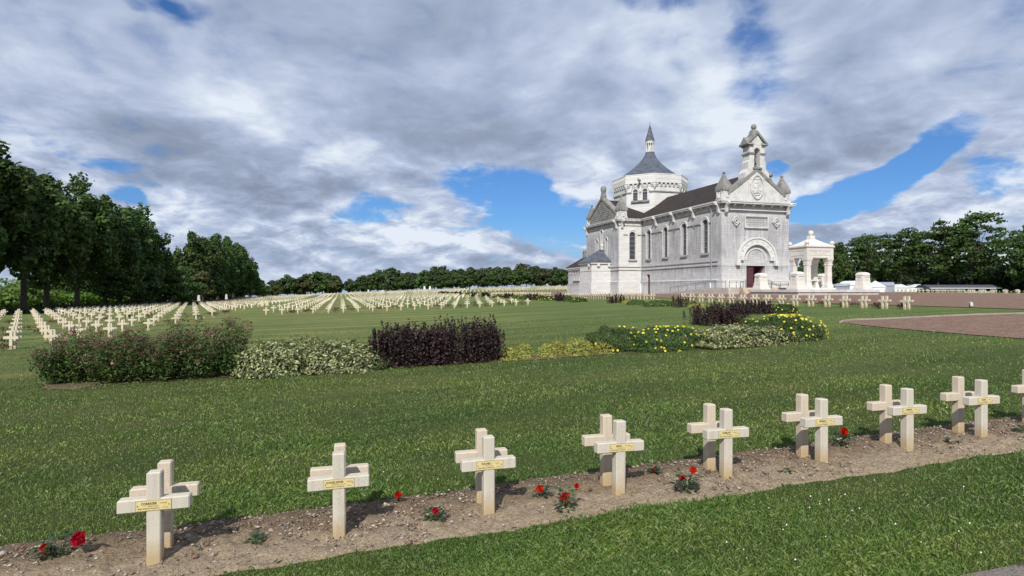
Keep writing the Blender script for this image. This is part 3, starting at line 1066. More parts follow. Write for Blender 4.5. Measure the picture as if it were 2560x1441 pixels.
FRONT = [  # column, row of the base, surname, first name, unit line, date, label
    (384, 1418, 'CORRIGER', 'CHARLES', 'SERGENT 409E R.I.', '21-3-1916', 'cream stone grave cross with yellow name plate, nearest one at the lower left'),
    (848, 1352, 'DE POSSEL DEYDIER', 'GEORGES', 'COMMANDANT 11E R.T.M.', '9-5-1915', 'grave cross with name plate squarely hiding its twin, second from the left'),
    (1224, 1296, 'PUCHEU', 'JULES', 'SOLDAT 18E R.I.', '16-12-1914', 'grave cross with name plate, between the lone small rose and the red rose pair'),
    (1552, 1243, 'GROS', 'ANTHONIN', 'CHASSEUR 4E B.C.P.', '21-5-1915', 'grave cross with name plate, just right of the large red rose, fourth from the left'),
    (1822, 1202, 'DUMONT', 'MAURICE', 'SOLDAT 20E R.I.', '25-9-1915', 'grave cross with name plate, right of the rose bush with two red buds'),
    (2062, 1166, 'MOREAU', 'BAPTISTE', 'SOLDAT 17E R.I.', '9-5-1915', 'grave cross with name plate and a tall red rose touching its right arm'),
    (2277, 1131, 'SAMSON', 'RENE', 'SOLDAT 3E R.I.', '10-6-1915', 'grave cross with small name plate, second plated cross from the right edge of the frame'),
    (2463, 1101, 'COSTE', 'JEAN', 'SERGENT 1ER R.I.', '16-6-1915', 'grave cross with name plate, rightmost plated cross in the front strip'),
]
ROWY = []


def front_pair(i, px, py, nm, fn, unit, date, label, X=None, Y=None):
    if X is None:
        X, Y, Z, _ = at(px, py)
        Y = Y + CD                                             # the measured point is the foot of the front face
    Z = G(X, Y) + 0.012
    wob_ = RNG.normal(0, 0.006, 4)
    a = empty('grave_cross', (X, Y, Z), label, 'grave cross', 'grave crosses in the front soil strip', wob_[0] * 1.5)
    a.rotation_euler.y = wob_[1]
    body = link('cross_body', ME_CROSS, None, a)
    p = link('plaque', ME_PL, None, a, (0, -CD - 0.0006, 0.455))
    link('rim', ME_RIM, None, p)
    text('inscription', nm, 0.024, p, (-0.012 - (0.018 if len(nm) < 12 else 0.02), -0.0033, 0.0135), sx=0.92 if len(nm) < 12 else 0.62, off=0.0006)
    text('inscription', fn, 0.0125, p, (0.068 if len(nm) < 12 else 0.085, -0.0033, 0.0125), sx=0.9)
    text('inscription', unit, 0.0105, p, (0.0, -0.0033, -0.006), sx=0.9)
    text('inscription', 'MORT POUR LA FRANCE LE', 0.0125, p, (-0.032, -0.0033, -0.0225), sx=0.92, off=0.0002)
    text('inscription', date, 0.0115, p, (0.080, -0.0033, -0.0225), sx=0.85)
    for s in (-0.105, 0.105):
        link('rivet', ME_RIV, None, p, (s, -0.003, 0.0)).rotation_euler = (R(90), 0, 0)
    pos = ['lower left corner', 'second place from the left', 'third place from the left', 'fourth place from the left', 'fifth place from the left', 'sixth place from the left', 'seventh place from the left', 'eighth place from the left'][i]
    b = empty('grave_cross', (X + wob_[2] * 0.5, Y + 0.275, G(X, Y + 0.275) + 0.012), 'blank grave cross behind its plated twin, %s in the front strip' % pos,
              'grave cross', 'grave crosses in the front soil strip', PI + wob_[3] * 1.5)
    link('cross_body', ME_CROSS_W, None, b)
    ROWY.append((X, Y))


for i, r_ in enumerate(FRONT):
    front_pair(i, *r_)
# the next pair along, its left half just inside the frame, and one beyond on each side out of frame
stepx = (ROWY[-1][0] - ROWY[0][0]) / 7
Xn = ROWY[-1][0] + stepx
Yn = ROWY[-1][1] + 0.02
o = empty('grave_cross', (Xn, Yn + 0.275, G(Xn, Yn + 0.275) + 0.012), 'grave cross cut by the right edge of the frame, only its left arm showing', 'grave cross', 'grave crosses in the front soil strip', PI)
link('cross_body', ME_CROSS_W, None, o)
o = empty('grave_cross', (Xn, Yn, G(Xn, Yn) + 0.012), 'plated grave cross just past the right edge, beside the cut one', 'grave cross', 'grave crosses in the front soil strip')
link('cross_body', ME_CROSS, None, o)
p = link('plaque', ME_PL, None, o, (0, -CD - 0.0006, 0.455))

# ------------------------------------------------------------------ the fields of crosses
SPX, SPY, PAIR = 1.32, 6.1, 0.28
field = []                                   # X, Y, facing (0 front, 1 rear), block id


def add_pair(X, Y, blk, rot=0):
    if rot == 0:
        field.append((X, Y, 0, blk, 0.0))
        field.append((X, Y + PAIR, 1, blk, 0.0))
    else:
        field.append((X, Y, 0, blk, PI / 2))
        field.append((X + PAIR, Y, 1, blk, PI / 2))


frng = np.random.default_rng(5)
# left block: its right edge is the lane at X = -10
for j in range(0, 50):
    Y = 27.4 + SPY * j
    for half in (0,):
        for i in range(0, 40):
            X = -10.9 - SPX * i
            if X < -35.0 or Y > 305:
                continue
            add_pair(X, Y, 'left')
# centre block
for j in range(0, 42):
    Y0 = 56.5 + SPY * j
    for i in range(0, 85):
        X = -6.3 + SPX * i
        xr = 19.9 if Y0 < 100 else (28 if Y0 < 128 else (26 if Y0 < 150 else 29 + (Y0 - 150) * 1.2))
        if Y0 > 175:
            xr = 92
        if X > xr or Y0 > 292:
            continue
        if j == 0 and X > 0:
            Y = Y0 + 2.2 * X / 19.0
        else:
            Y = Y0 + (2.2 * min(X, 20) / 19.0 if X > 0 and Y0 < 90 else 0)
        # keep clear of the plaza
        if 30 < X < 112 and Y < 174:
            continue
        add_pair(X, Y, 'centre')
# the double row turned sideways along the gravel
n_side = 0
Yc = 23.75
k = 0
while Yc < 112:
    zc = CT * Yc + ST * 28.2
    px = CX + F * (CT * 28.2 - ST * Yc) / zc
    if not (1646 < px < 1702) and not (1376 < px < 1400):
        add_pair(28.2 - 0.14, Yc, 'side', 1)
    Yc += 1.30
    k += 1
# crosses beyond the plaza on the right
for j in range(0, 3):
    for i in range(0, 30):
        t_ = (i + 0.37 * j) / 30
        X = 99 + 12 * t_ + j * 4.2
        Y = 34 + 66 * t_
        add_pair(X, Y + frng.normal(0, 0.05), 'right')
        if i % 2 == 0 and j == 0:
            field[-1] = field[-1]
fa = np.array([(f[0], f[1], f[2], f[4]) for f in field])
blk = [f[3] for f in field]
zc = CT * fa[:, 1] + ST * fa[:, 0]
pxc = CX + F * (CT * fa[:, 0] - ST * fa[:, 1]) / zc
vis = (pxc > -12) & (pxc < 2572)
order = np.argsort(np.where(vis, zc, 9999 + zc))
NIND = 276
LAB = {
    'left': ('cream grave cross standing in the left field between dark trees and lane', 'grave crosses of the left field'),
    'centre': ('cream grave cross standing in the centre field beyond the open lawn', 'grave crosses of the centre field'),
    'side': ('pale grave cross in the sideways double row along the red gravel', 'grave crosses in the double row by the gravel'),
    'right': ('white grave cross beyond the gravel plaza in front of the right trees', 'grave crosses beyond the plaza'),
}
FZ = Gv(fa[:, 0], fa[:, 1])
for q in order[:NIND]:
    X, Y, back, rot = fa[q]
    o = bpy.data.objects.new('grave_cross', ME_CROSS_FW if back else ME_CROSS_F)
    COL.objects.link(o)
    o.location = (X, Y, FZ[q])
    o.rotation_euler = (frng.normal(0, 0.012), frng.normal(0, 0.014), rot + frng.normal(0, 0.03))
    tag(o, LAB[blk[q]][0], 'grave cross', LAB[blk[q]][1])
rest = order[NIND:]
ol = np.array(cross_outline(0.05))
n12 = len(ol)
tv = np.concatenate([np.c_[ol[:, 0], np.full(n12, -CD), ol[:, 1]], np.c_[ol[:, 0], np.full(n12, CD), ol[:, 1]]])
sidef = np.array([(i, i + n12, (i + 1) % n12 + n12, (i + 1) % n12) for i in range(n12)])
# front and back as three quads each
quads = [(0, 1, 2, 11), (11, 2, 5, 8), (8, 5, 6, 7), (10, 11, 8, 9), (2, 3, 4, 5)]
fq = np.array(quads)
tf = np.concatenate([fq, fq[:, ::-1] + n12, sidef[:, ::-1]])
ang = fa[rest, 3] + frng.normal(0, 0.012, len(rest))
ca, sa = np.cos(ang)[:, None], np.sin(ang)[:, None]
VX = tv[None, :, 0] * ca - tv[None, :, 1] * sa + fa[rest, 0][:, None]
VY = tv[None, :, 0] * sa + tv[None, :, 1] * ca + fa[rest, 1][:, None]
VZ = tv[None, :, 2] + FZ[rest][:, None]
V = np.stack([VX, VY, np.broadcast_to(VZ, VX.shape)], -1).reshape(-1, 3)
Fc = (tf[None] + (np.arange(len(rest)) * 2 * n12)[:, None, None]).reshape(-1, 4)


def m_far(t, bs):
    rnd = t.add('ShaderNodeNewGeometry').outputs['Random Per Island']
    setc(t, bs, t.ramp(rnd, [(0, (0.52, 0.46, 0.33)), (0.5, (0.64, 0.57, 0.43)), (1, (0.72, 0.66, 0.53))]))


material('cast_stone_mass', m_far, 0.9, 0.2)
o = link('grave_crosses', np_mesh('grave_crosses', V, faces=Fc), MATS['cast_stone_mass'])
tag(o, 'rows of small cream crosses receding to the far edge of the cemetery', 'grave crosses', 'grave crosses far off', 'stuff')
print('crosses', len(field), 'individual', NIND, 'farthest individual', zc[order[NIND - 1]])

# ------------------------------------------------------------------ chapel
def arch_poly(cx, hw, z0, zs, rise=None, seg=14):
    """outline of a round-headed opening: half width hw, foot z0, springing zs"""
    rise = hw if rise is None else rise
    p = [(cx - hw, z0), (cx + hw, z0)]
    for i in range(seg + 1):
        a = PI * i / seg
        p.append((cx + hw * math.cos(a), zs + rise * math.sin(a)))
    return p


def ring_prism(bm, cx, cz, r0, r1, a, b, axis='y', a0=0.0, a1=PI, seg=20):
    def P(u, v, w):
        return (u, w, v) if axis == 'y' else (w, u, v)
    prev = None
    first = None
    for i in range(seg + 1):
        t = a0 + (a1 - a0) * i / seg
        c, s = math.cos(t), math.sin(t)
        q = [bm.verts.new(P(cx + r * c, cz + r * s, w)) for r, w in ((r0, a), (r1, a), (r1, b), (r0, b))]
        if prev:
            for k in range(4):
                bm.faces.new((prev[k], prev[(k + 1) % 4], q[(k + 1) % 4], q[k]))
        else:
            first = q
        prev = q
    if abs(a1 - a0) < 2 * PI - 1e-3:
        bm.faces.new(first)
        bm.faces.new(prev[::-1])


def carve(o, cutters):
    """cut the given polygons-prisms out of o for good"""
    bm = bmesh.new()
    for poly, a, b, axis in cutters:
        prism(bm, poly, a, b, axis)
    me = bm_mesh('cut', bm)
    c = bpy.data.objects.new('cut', me)
    COL.objects.link(c)
    md = o.modifiers.new('b', 'BOOLEAN')
    md.operation = 'DIFFERENCE'
    md.solver = 'EXACT'
    md.object = c
    bpy.context.view_layer.update()
    new = bpy.data.meshes.new_from_object(o.evaluated_get(bpy.context.evaluated_depsgraph_get()))
    o.modifiers.clear()
    o.data = new
    bpy.data.objects.remove(c, do_unlink=True)
    return o


X0, X1 = 58.75, 71.75          # nave
Y0, Y1 = 81.8, 108.2
T0, T1 = 53.7, 76.8            # transept
Y2 = 124.3
XC, YC = 65.25, 116.2
ZW = 16.05                     # underside of the cornice slab
ch = empty('chapel', (XC, Y0, 1.5), 'white stone chapel with octagonal slate lantern and bell gable on the gravel plaza', 'chapel')


def part(name, bm, mat, parent=None, smooth=False, label=None):
    me = bm_mesh(name, bm, smooth)
    o = link(name, me, MATS[mat], parent or ch)
    w = Vector((XC, Y0, 1.5))
    if parent is None:
        o.location = -w
    else:
        pl = Vector((0, 0, 0))
        o.location = (0, 0, 0)
    if label:
        o['label'] = label
    return o
# children of ch are built in world coordinates and shifted; grandchildren inherit that shift


WIN_Y = [86.25, 92.6, 98.9, 105.15]
WZ0, WZS, WHW = 8.35, 13.2, 0.80

# nave walls
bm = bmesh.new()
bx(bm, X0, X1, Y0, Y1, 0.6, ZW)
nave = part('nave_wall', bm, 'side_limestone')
cut = [(arch_poly(y, WHW, WZ0, WZS), X0 - 1, X0 + 0.55, 'x') for y in WIN_Y]
cut.append(([(104.65, 0.5), (105.95, 0.5), (105.95, 5.25), (104.65, 5.25)], X0 - 1, X0 + 0.45, 'x'))
carve(nave, cut)
# facade slab, slightly proud, with the stepped portal cut in
bm = bmesh.new()
bx(bm, X0 - 0.06, X1 + 0.06, Y0 - 0.35, Y0 + 0.9, 0.6, ZW)
fac = part('facade_wall', bm, 'limestone')
YF = Y0 - 0.35
PZ = 2.5
carve(fac, [(arch_poly(XC, 2.55, PZ - 2, 6.95), YF - 1, YF + 0.30, 'y'),
            ([(62.0 - 1.9, 7.35), (69.9 + 0.5, 7.35), (69.9 + 0.5, 14.45), (62.0 - 1.9, 14.45)], YF - 1, YF + 0.07, 'y')])
carve(fac, [(arch_poly(XC, 1.85, 6.2, 6.95), YF - 1, YF + 0.55, 'y'), ([(XC - 1.45, PZ - 2), (XC + 1.45, PZ - 2), (XC + 1.45, 6.1), (XC - 1.45, 6.1)], YF - 1, Y0 + 2.2, 'y')])
carve(nave, [([(XC - 1.8, PZ - 2), (XC + 1.8, PZ - 2), (XC + 1.8, 6.1), (XC - 1.8, 6.1)], Y0 - 1, Y0 + 9, 'y')])
bm = bmesh.new()
bx(bm, XC - 1.79, XC + 1.79, Y0 + 8.6, Y0 + 8.9, PZ - 0.5, 6.08)
part('dark_interior', bm, 'dark_interior')
bm = bmesh.new()
bx(bm, XC - 1.44, XC - 0.25, YF + 0.65, YF + 0.77, PZ, 6.08)
for zz in (2.9, 3.5, 4.1, 4.7, 5.3):
    bx(bm, XC - 1.30, XC - 0.38, YF + 0.61, YF + 0.65, zz, zz + 0.42)
door = part('door', bm, 'maroon_paint', label='maroon panelled left leaf of the main door, the right leaf open')
bm = bmesh.new()
for zz in (3.0, 5.4):
    bx(bm, XC - 1.42, XC - 0.5, YF + 0.585, YF + 0.605, zz, zz + 0.10)
part('hinge', bm, 'iron', door)
bm = bmesh.new()
bx(bm, XC + 1.35, XC + 1.44, YF + 0.8, YF + 2.1, PZ, 6.08)
part('door', bm, 'maroon_paint', label='right leaf of the main door standing open')

# side door
bm = bmesh.new()
bx(bm, X0 + 0.36, X0 + 0.42, 104.66, 105.94, 1.4, 5.24)
part('side_door', bm, 'maroon_paint', label='narrow maroon side door')

# transept
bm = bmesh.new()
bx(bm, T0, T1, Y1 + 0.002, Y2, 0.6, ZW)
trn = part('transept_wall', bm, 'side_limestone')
cut = [(arch_poly(56.65, 0.68, WZ0, WZS), Y1 - 1, Y1 + 0.45, 'y')]
for yy, hw, za, zb in ((YC, 0.45, 10.9, 14.35), (YC - 2.35, 0.45, 9.0, 12.6), (YC + 2.35, 0.45, 9.0, 12.6)):
    cut.append((arch_poly(yy, hw, za, zb), T0 - 1, T0 + 0.5, 'x'))
carve(trn, cut)
bm = bmesh.new()
bx(bm, T0 - 0.02, X0 - 0.01, Y1 - 0.30, Y1 + 0.001, 0.6, ZW)
tf = part('transept_front', bm, 'limestone')
carve(tf, [(arch_poly(56.65, 0.68, WZ0, WZS), Y1 - 2, Y1 + 0.45, 'y')])
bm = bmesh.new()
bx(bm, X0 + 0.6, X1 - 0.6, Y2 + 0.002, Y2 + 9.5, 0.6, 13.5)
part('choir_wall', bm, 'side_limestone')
bm = bmesh.new()
prism(bm, [(X0 + 0.3, 13.5), (X1 - 0.3, 13.5), (XC, 18.2)], Y2 + 0.01, Y2 + 9.8, 'y')
part('choir_roof', bm, 'brown_tile')


def window(axis, pos, u, hw, z0, zs, depth, surround=0.30, sill=True, mat='leaded_glass', sside=-1, bars=True):
    """glass pane, stone surround and sill round an opening on the plane axis=pos (outward = sside)"""
    bm = bmesh.new()
    poly = arch_poly(u, hw + 0.03, z0 - 0.02, zs)
    a = pos - sside * depth
    prism(bm, poly, a, a + 0.06, axis)
    w = part('window', bm, mat)
    if bars:
        bm = bmesh.new()
        n = 5
        for i in range(1, n + 1):
            zz = z0 + (zs + hw - z0) * i / (n + 1)
            if axis == 'x':
                bx(bm, a + sside * 0.05 - 0.02, a + sside * 0.05 + 0.02, u - hw, u + hw, zz - 0.03, zz + 0.03)
            else:
                bx(bm, u - hw, u + hw, a + sside * 0.05 - 0.02, a + sside * 0.05 + 0.02, zz - 0.03, zz + 0.03)
        part('glazing_bars', bm, 'lead', w)
    bm = bmesh.new()
    p0, p1 = sorted((pos + sside * 0.05, pos - sside * 0.05))
    ring_prism(bm, u, zs, hw + 0.01, hw + surround, p0, p1, axis)
    for s in (-1, 1):
        uu = sorted((u + s * (hw + 0.01), u + s * (hw + surround)))
        if axis == 'x':
            bx(bm, p0, p1, uu[0], uu[1], z0, zs)
        else:
            bx(bm, uu[0], uu[1], p0, p1, z0, zs)
    p0, p1 = sorted((pos + sside * 0.13, pos - sside * 0.05))
    ring_prism(bm, u, zs, hw + surround + 0.01, hw + surround + 0.13, p0, p1, axis)
    part('window_surround', bm, 'limestone')
    if sill:
        bm = bmesh.new()
        p0, p1 = sorted((pos + sside * 0.20, pos - sside * 0.30))
        if axis == 'x':
            prism(bm, [(pos + sside * 0.20, z0 - 0.42), (pos - sside * 0.3, z0 - 0.42), (pos - sside * 0.3, z0 + 0.02), (pos + sside * 0.20, z0 - 0.26)], u - hw - 0.28, u + hw + 0.28, 'y')
        else:
            prism(bm, [(pos + sside * 0.20, z0 - 0.42), (pos - sside * 0.3, z0 - 0.42), (pos - sside * 0.3, z0 + 0.02), (pos + sside * 0.20, z0 - 0.26)], u - hw - 0.28, u + hw + 0.28, 'x')
        part('sill', bm, 'weathered_stone')


for y in WIN_Y:
    window('x', X0, y, WHW, WZ0, WZS, 0.42)
window('y', Y1 - 0.30, 56.65, 0.68, WZ0, WZS, 0.30)
for yy, hw, za, zb in ((YC, 0.45, 10.9, 14.35), (YC - 2.35, 0.45, 9.0, 12.6), (YC + 2.35, 0.45, 9.0, 12.6)):
    window('x', T0, yy, hw, za, zb, 0.42, 0.22, bars=False)

# string courses, plinth, cornice
def band_ring(bm, x0, x1, y0, y1, z0, z1, e):
    bx(bm, x0 - e, x1 + e, y0 - e, y1 + e, z0, z1)


# plinth: lower wall a little thicker, battered foot
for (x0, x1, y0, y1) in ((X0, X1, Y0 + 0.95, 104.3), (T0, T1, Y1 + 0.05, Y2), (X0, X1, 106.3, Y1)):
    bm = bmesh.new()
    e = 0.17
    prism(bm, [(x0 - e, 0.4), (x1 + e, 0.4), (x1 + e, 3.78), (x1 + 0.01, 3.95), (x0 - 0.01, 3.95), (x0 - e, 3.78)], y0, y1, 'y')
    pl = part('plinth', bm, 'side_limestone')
    if y1 == 104.3:
        carve(pl, [([(XC - 2.56, 0.2), (XC + 2.56, 0.2), (XC + 2.56, 6.0), (XC - 2.56, 6.0)], Y0 - 2, Y0 + 9, 'y')])
bm = bmesh.new()
bx(bm, T0 - 0.2, X0 - 0.18, Y1 - 0.5, Y1 + 0.04, 0.4, 3.80)
part('plinth', bm, 'limestone')
for s_ in (-1, 1):
    bm = bmesh.new()
    bx(bm, *sorted((XC + s_ * 2.56, XC + s_ * 6.68)), Y0 - 0.52, Y0 + 0.94, 0.4, 3.80)
    part('plinth', bm, 'limestone')
bm = bmesh.new()
for z0, z1, e in ((6.72, 6.84, 0.10), (6.10, 6.20, 0.10), (15.05, 15.18, 0.08)):
    bx(bm, X0 - e, X1 + e, Y0 + 0.95, Y1, z0, z1)
    bx(bm, T0 - e, T1 + e, Y1 + 0.004, Y2 + e, z0, z1)
    bx(bm, T0 - e - 0.02, X0 + 0.02, Y1 - 0.30 - e, Y1, z0 + 0.001, z1 - 0.001)
st = part('string_course', bm, 'weathered_stone')
bm = bmesh.new()
for z0, z1, e in ((6.72, 6.84, 0.10), (6.10, 6.20, 0.10), (15.05, 15.18, 0.08), (6.20, 6.72, 0.05)):
    bx(bm, X0 - 0.06 - e, X1 + 0.06 + e, YF - e, Y0 + 0.94, z0, z1)
sf = part('string_course', bm, 'limestone', label='carved band across the front')
carve(sf, [([(XC - 2.56, 5.5), (XC + 2.56, 5.5), (XC + 2.56, 7.5), (XC - 2.56, 7.5)], YF - 1, Y0 + 3, 'y')])
# short string between the window heads at impost height
edges = [84.5] + [y + d for y in WIN_Y for d in (-1.25, 1.25)] + [107.6]
for a, b in zip(edges[0::2], edges[1::2]):
    bm = bmesh.new()
    m = (a + b) / 2
    if b - a > 2:
        prism(bm, [(a, 13.22), (m - 0.16, 13.22), (m - 0.16, 12.85), (m + 0.16, 12.85), (m + 0.16, 13.22), (b, 13.22), (b, 13.36), (a, 13.36)], X0 - 0.14, X0 + 0.02, 'x')
    else:
        bx(bm, X0 - 0.14, X0 + 0.02, a, b, 13.22, 13.36)
    part('impost_string', bm, 'weathered_stone')
for a, b in ((T0 + 0.9, 55.5), (57.8, X0 - 0.25)):
    bm = bmesh.new()
    bx(bm, a, b, Y1 - 0.42, Y1 - 0.28, 13.22, 13.36)
    part('impost_string', bm, 'weathered_stone')
# cornice slab
bm = bmesh.new()
bx(bm, X0 - 0.62, X1 + 0.62, YF - 0.55, Y1 - 0.9, ZW, 16.30)
bx(bm, X0 - 0.72, X1 + 0.72, YF - 0.65, Y1 - 0.95, 16.30, 16.5)
bx(bm, T0 - 0.6, T1 + 0.6, Y1 - 0.85, Y2 + 0.6, ZW + 0.003, 16.303)
bx(bm, T0 - 0.7, T1 + 0.7, Y1 - 0.93, Y2 + 0.7, 16.305, 16.503)
part('cornice', bm, 'trim_stone')
# corbels under the cornice
bm = bmesh.new()
prism(bm, [(0, 0), (0.42, 0), (0.42, -0.16), (0.22, -0.28), (0.10, -0.42), (0, -0.45)], -0.15, 0.15, 'y')
ME_CORB = bm_mesh('corbel', bm)
ME_CORB.materials.append(MATS['trim_stone'])


def corbel(x, y, rz, s=1.0):
    o = link('corbel', ME_CORB, None, ch)
    o.location = (x - XC, y - Y0, ZW - 1.5 - 0.001)
    o.rotation_euler = (0, 0, rz)
    o.scale = (1, 1, s)


for i in range(6):
    corbel(X0 + 2.05 + i * 1.78, YF, -PI / 2)
for i in range(12):
    corbel(X0, Y0 + 3.2 + i * 1.9, PI)
for i in range(3):
    corbel(T0 + 1.6 + i * 1.45, Y1 - 0.30, -PI / 2)
# larger waterspout corbels
bm = bmesh.new()
prism(bm, [(0, 0.36), (0.85, 0.36), (1.05, 0.12), (0.95, -0.15), (0.6, -0.25), (0.42, -0.75), (0.35, -1.35), (0, -1.55)], -0.2, 0.2, 'y')
ME_SPT = bm_mesh('gargoyle', bm)
ME_SPT.materials.append(MATS['trim_stone'])


def spout(x, y, rz):
    o = link('gargoyle', ME_SPT, None, ch)
    o.location = (x - XC, y - Y0, ZW - 1.5 - 0.05)
    o.rotation_euler = (0, 0, rz)


for (x, y, rz) in ((X0, Y0 + 0.5, PI), (X0 + 0.55, YF, -PI / 2), (X1 - 0.55, YF, -PI / 2), (X1, Y0 + 0.5, 0), (T0, Y1 + 0.6, PI), (T0 + 0.55, Y1 - 0.3, -PI / 2), (T0, Y2 - 0.6, PI),
                   (X0, 89.4, PI), (X0, 95.7, PI), (X0, 102.0, PI)):
    spout(x, y, rz)

# roofs
bm = bmesh.new()
prism(bm, [(X0 - 0.45, 16.5), (X1 + 0.45, 16.5), (XC, 21.45)], Y0 + 0.88, YC, 'y')
part('nave_roof', bm, 'brown_tile')
bm = bmesh.new()
prism(bm, [(Y1 - 0.6, 16.51), (Y2 + 0.45, 16.51), (YC, 21.40)], T0 + 0.88, T1 - 0.88, 'x')
part('transept_roof', bm, 'brown_tile')
# gables with coping
SL = (21.75 - 17.0) / (XC - X0)


def gable(axis, lo, hi, mid, base, a, b, matw, outer, cm='weathered_stone'):
    bm = bmesh.new()
    prism(bm, [(lo + 0.9, base), (hi - 0.9, base), (hi - 0.9, base + 0.9), (mid, 21.5), (lo + 0.9, base + 0.9)], a, b, axis)
    g = part('gable', bm, matw)
    bm = bmesh.new()
    for s in (-1, 1):
        e = lo if s < 0 else hi
        p = [(e - s * 0.9, base + 0.88), (mid, 21.48), (mid, 22.1), (e - s * 0.9, base + 1.45)]
        prism(bm, p, min(a, b) - 0.16, max(a, b) + 0.16, axis)
    part('gable_coping', bm, cm)
    return g


gable('y', X0, X1, XC, 16.5, YF + 0.10, Y0 + 0.86, 'trim_stone', 0)
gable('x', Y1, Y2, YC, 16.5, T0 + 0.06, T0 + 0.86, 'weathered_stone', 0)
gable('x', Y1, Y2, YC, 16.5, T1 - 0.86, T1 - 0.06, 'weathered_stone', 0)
# block pattern and a triangle carved on the side gable
bm = bmesh.new()
for k in range(9):
    z = 16.75 + k * 0.46
    half = 6.6 * (1 - (z - 16.5 - 0.6) / 4.6) - 0.9
    n = int(half * 2 / 0.72)
    for i in range(n):
        y = YC - half + 0.1 + i * 0.72 + (0.3 if k % 2 else 0)
        if y + 0.55 < YC + half and not (abs(y + .3 - YC) < 1.0 and k in (2, 3, 4)):
            bx(bm, T0 - 0.02, T0 + 0.08, y, y + 0.60, z, z + 0.36)
prism(bm, [(YC - 0.95, 19.0), (YC + 0.95, 19.0), (YC, 17.6)], T0 - 0.09, T0 + 0.08, 'x')
part('gable_carving', bm, 'weathered_stone')
# finial on the side gable
bm = bmesh.new()
bx(bm, T0 - 0.1, T0 + 1.0, YC - 0.62, YC + 0.62, 21.6, 22.5, 0.12)
bx(bm, T0 + 0.06, T0 + 0.84, YC - 0.42, YC + 0.42, 22.5, 23.0)
lathe(bm, [(0.0, 22.95), (0.45, 23.05), (0.62, 23.5), (0.60, 24.0), (0.42, 24.35), (0.0, 24.45)], T0 + 0.45, YC, 12)
part('gable_finial', bm, 'weathered_stone')


def pinnacle(cx, cy, w=0.95, cm='weathered_stone'):
    o0 = None
    bm = bmesh.new()
    bx(bm, cx - w, cx + w, cy - w, cy + w, 16.5, 16.95)
    bx(bm, cx - w * 0.86, cx + w * 0.86, cy - w * 0.86, cy + w * 0.86, 16.95, 18.15)
    pn = part('pinnacle', bm, 'trim_stone')
    # angel-like niches on the four faces
    bm = bmesh.new()
    for (dx, dy) in ((0, -1), (-1, 0), (1, 0), (0, 1)):
        for s in (-1, 1):
            ax, ay = (s * w * 0.62, dy * w * 0.88) if dx == 0 else (dx * w * 0.88, s * w * 0.62)
            bx(bm, cx + ax - 0.11, cx + ax + 0.11, cy + ay - 0.11, cy + ay + 0.11, 16.95, 18.1)
        ax, ay = dx * w * 0.90, dy * w * 0.90
        lathe(bm, [(0.0, 16.95), (0.26, 17.0), (0.20, 17.45), (0.12, 17.62), (0.15, 17.78), (0.0, 17.95)], cx + ax, cy + ay, 8)
    part('pinnacle_carving', bm, 'trim_stone', pn)
    bm = bmesh.new()
    k = math.sqrt(2)
    lathe(bm, [(w * 1.02 * k, 18.15), (w * 1.04 * k, 18.42), (w * 0.98 * k, 18.75), (w * 0.80 * k, 19.25), (w * 0.42 * k, 20.15), (w * 0.17 * k, 20.8), (0.0, 20.85)], cx, cy, 4, PI / 4)
    lathe(bm, [(0.10, 20.75), (0.12, 20.9), (0.24, 21.0), (0.26, 21.15), (0.18, 21.32), (0.0, 21.38)], cx, cy, 8)
    part('pinnacle_cap', bm, cm, pn)


pinnacle(X0 + 0.88, Y0 + 0.6)
pinnacle(X1 - 0.88, Y0 + 0.6)
pinnacle(T0 + 0.92, Y1 + 0.62)
pinnacle(T0 + 0.92, Y2 - 0.92)
# small vent on the far roof slope
bm = bmesh.new()
lathe(bm, [(0.32, 19.0), (0.30, 20.4), (0.45, 20.5), (0.24, 20.6), (0.24, 21.1), (0.5, 21.35), (0.45, 21.6), (0.2, 21.9), (0.0, 21.95)], 69.5, 83.6, 10)
part('roof_vent', bm, 'weathered_stone')

# bell gable
bm = bmesh.new()
prism(bm, [(XC - 2.35, 20.2), (XC + 2.35, 20.2), (XC + 2.3, 21.2), (XC + 1.72, 21.9), (XC + 1.70, 23.0), (XC + 1.45, 23.3), (XC + 1.42, 25.75), (XC - 1.42, 25.75), (XC - 1.45, 23.3), (XC - 1.70, 23.0), (XC - 1.72, 21.9), (XC - 2.3, 21.2)], YF + 0.02, Y0 + 1.35, 'y')
bt = part('bell_tower', bm, 'trim_stone')
carve(bt, [(arch_poly(XC, 0.56, 22.05, 24.75), YF - 1, Y0 + 3, 'y')])
bm = bmesh.new()
bx(bm, XC - 1.62, XC - 0.60, YF - 0.14, Y0 + 1.5, 24.25, 24.5)
bx(bm, XC + 0.60, XC + 1.62, YF - 0.14, Y0 + 1.5, 24.25, 24.5)
bx(bm, XC - 0.85, XC + 0.85, YF - 0.2, Y0 + 1.55, 21.85, 22.1)
bx(bm, XC - 1.65, XC - 0.9, YF - 0.16, Y0 + 1.52, 25.55, 25.8)
bx(bm, XC + 0.9, XC + 1.65, YF - 0.16, Y0 + 1.52, 25.55, 25.8)
part('bell_tower_moulding', bm, 'weathered_stone', bt)
bm = bmesh.new()
prism(bm, [(XC - 1.42, 25.8), (XC + 1.42, 25.8), (XC, 27.5)], YF + 0.04, Y0 + 1.33, 'y')
part('bell_tower_gable', bm, 'trim_stone', bt)
bm = bmesh.new()
for s in (-1, 1):
    prism(bm, [(XC + s * 1.95, 25.72), (XC, 27.55), (XC, 28.05), (XC + s * 2.05, 25.95)], YF - 0.2, Y0 + 1.6, 'y')
ym = (YF + Y0 + 1.35) / 2
prism(bm, [(YF - 0.32, 25.75), (Y0 + 1.72, 25.75), (ym, 27.1)], XC - 1.95, XC - 0.8, 'x')
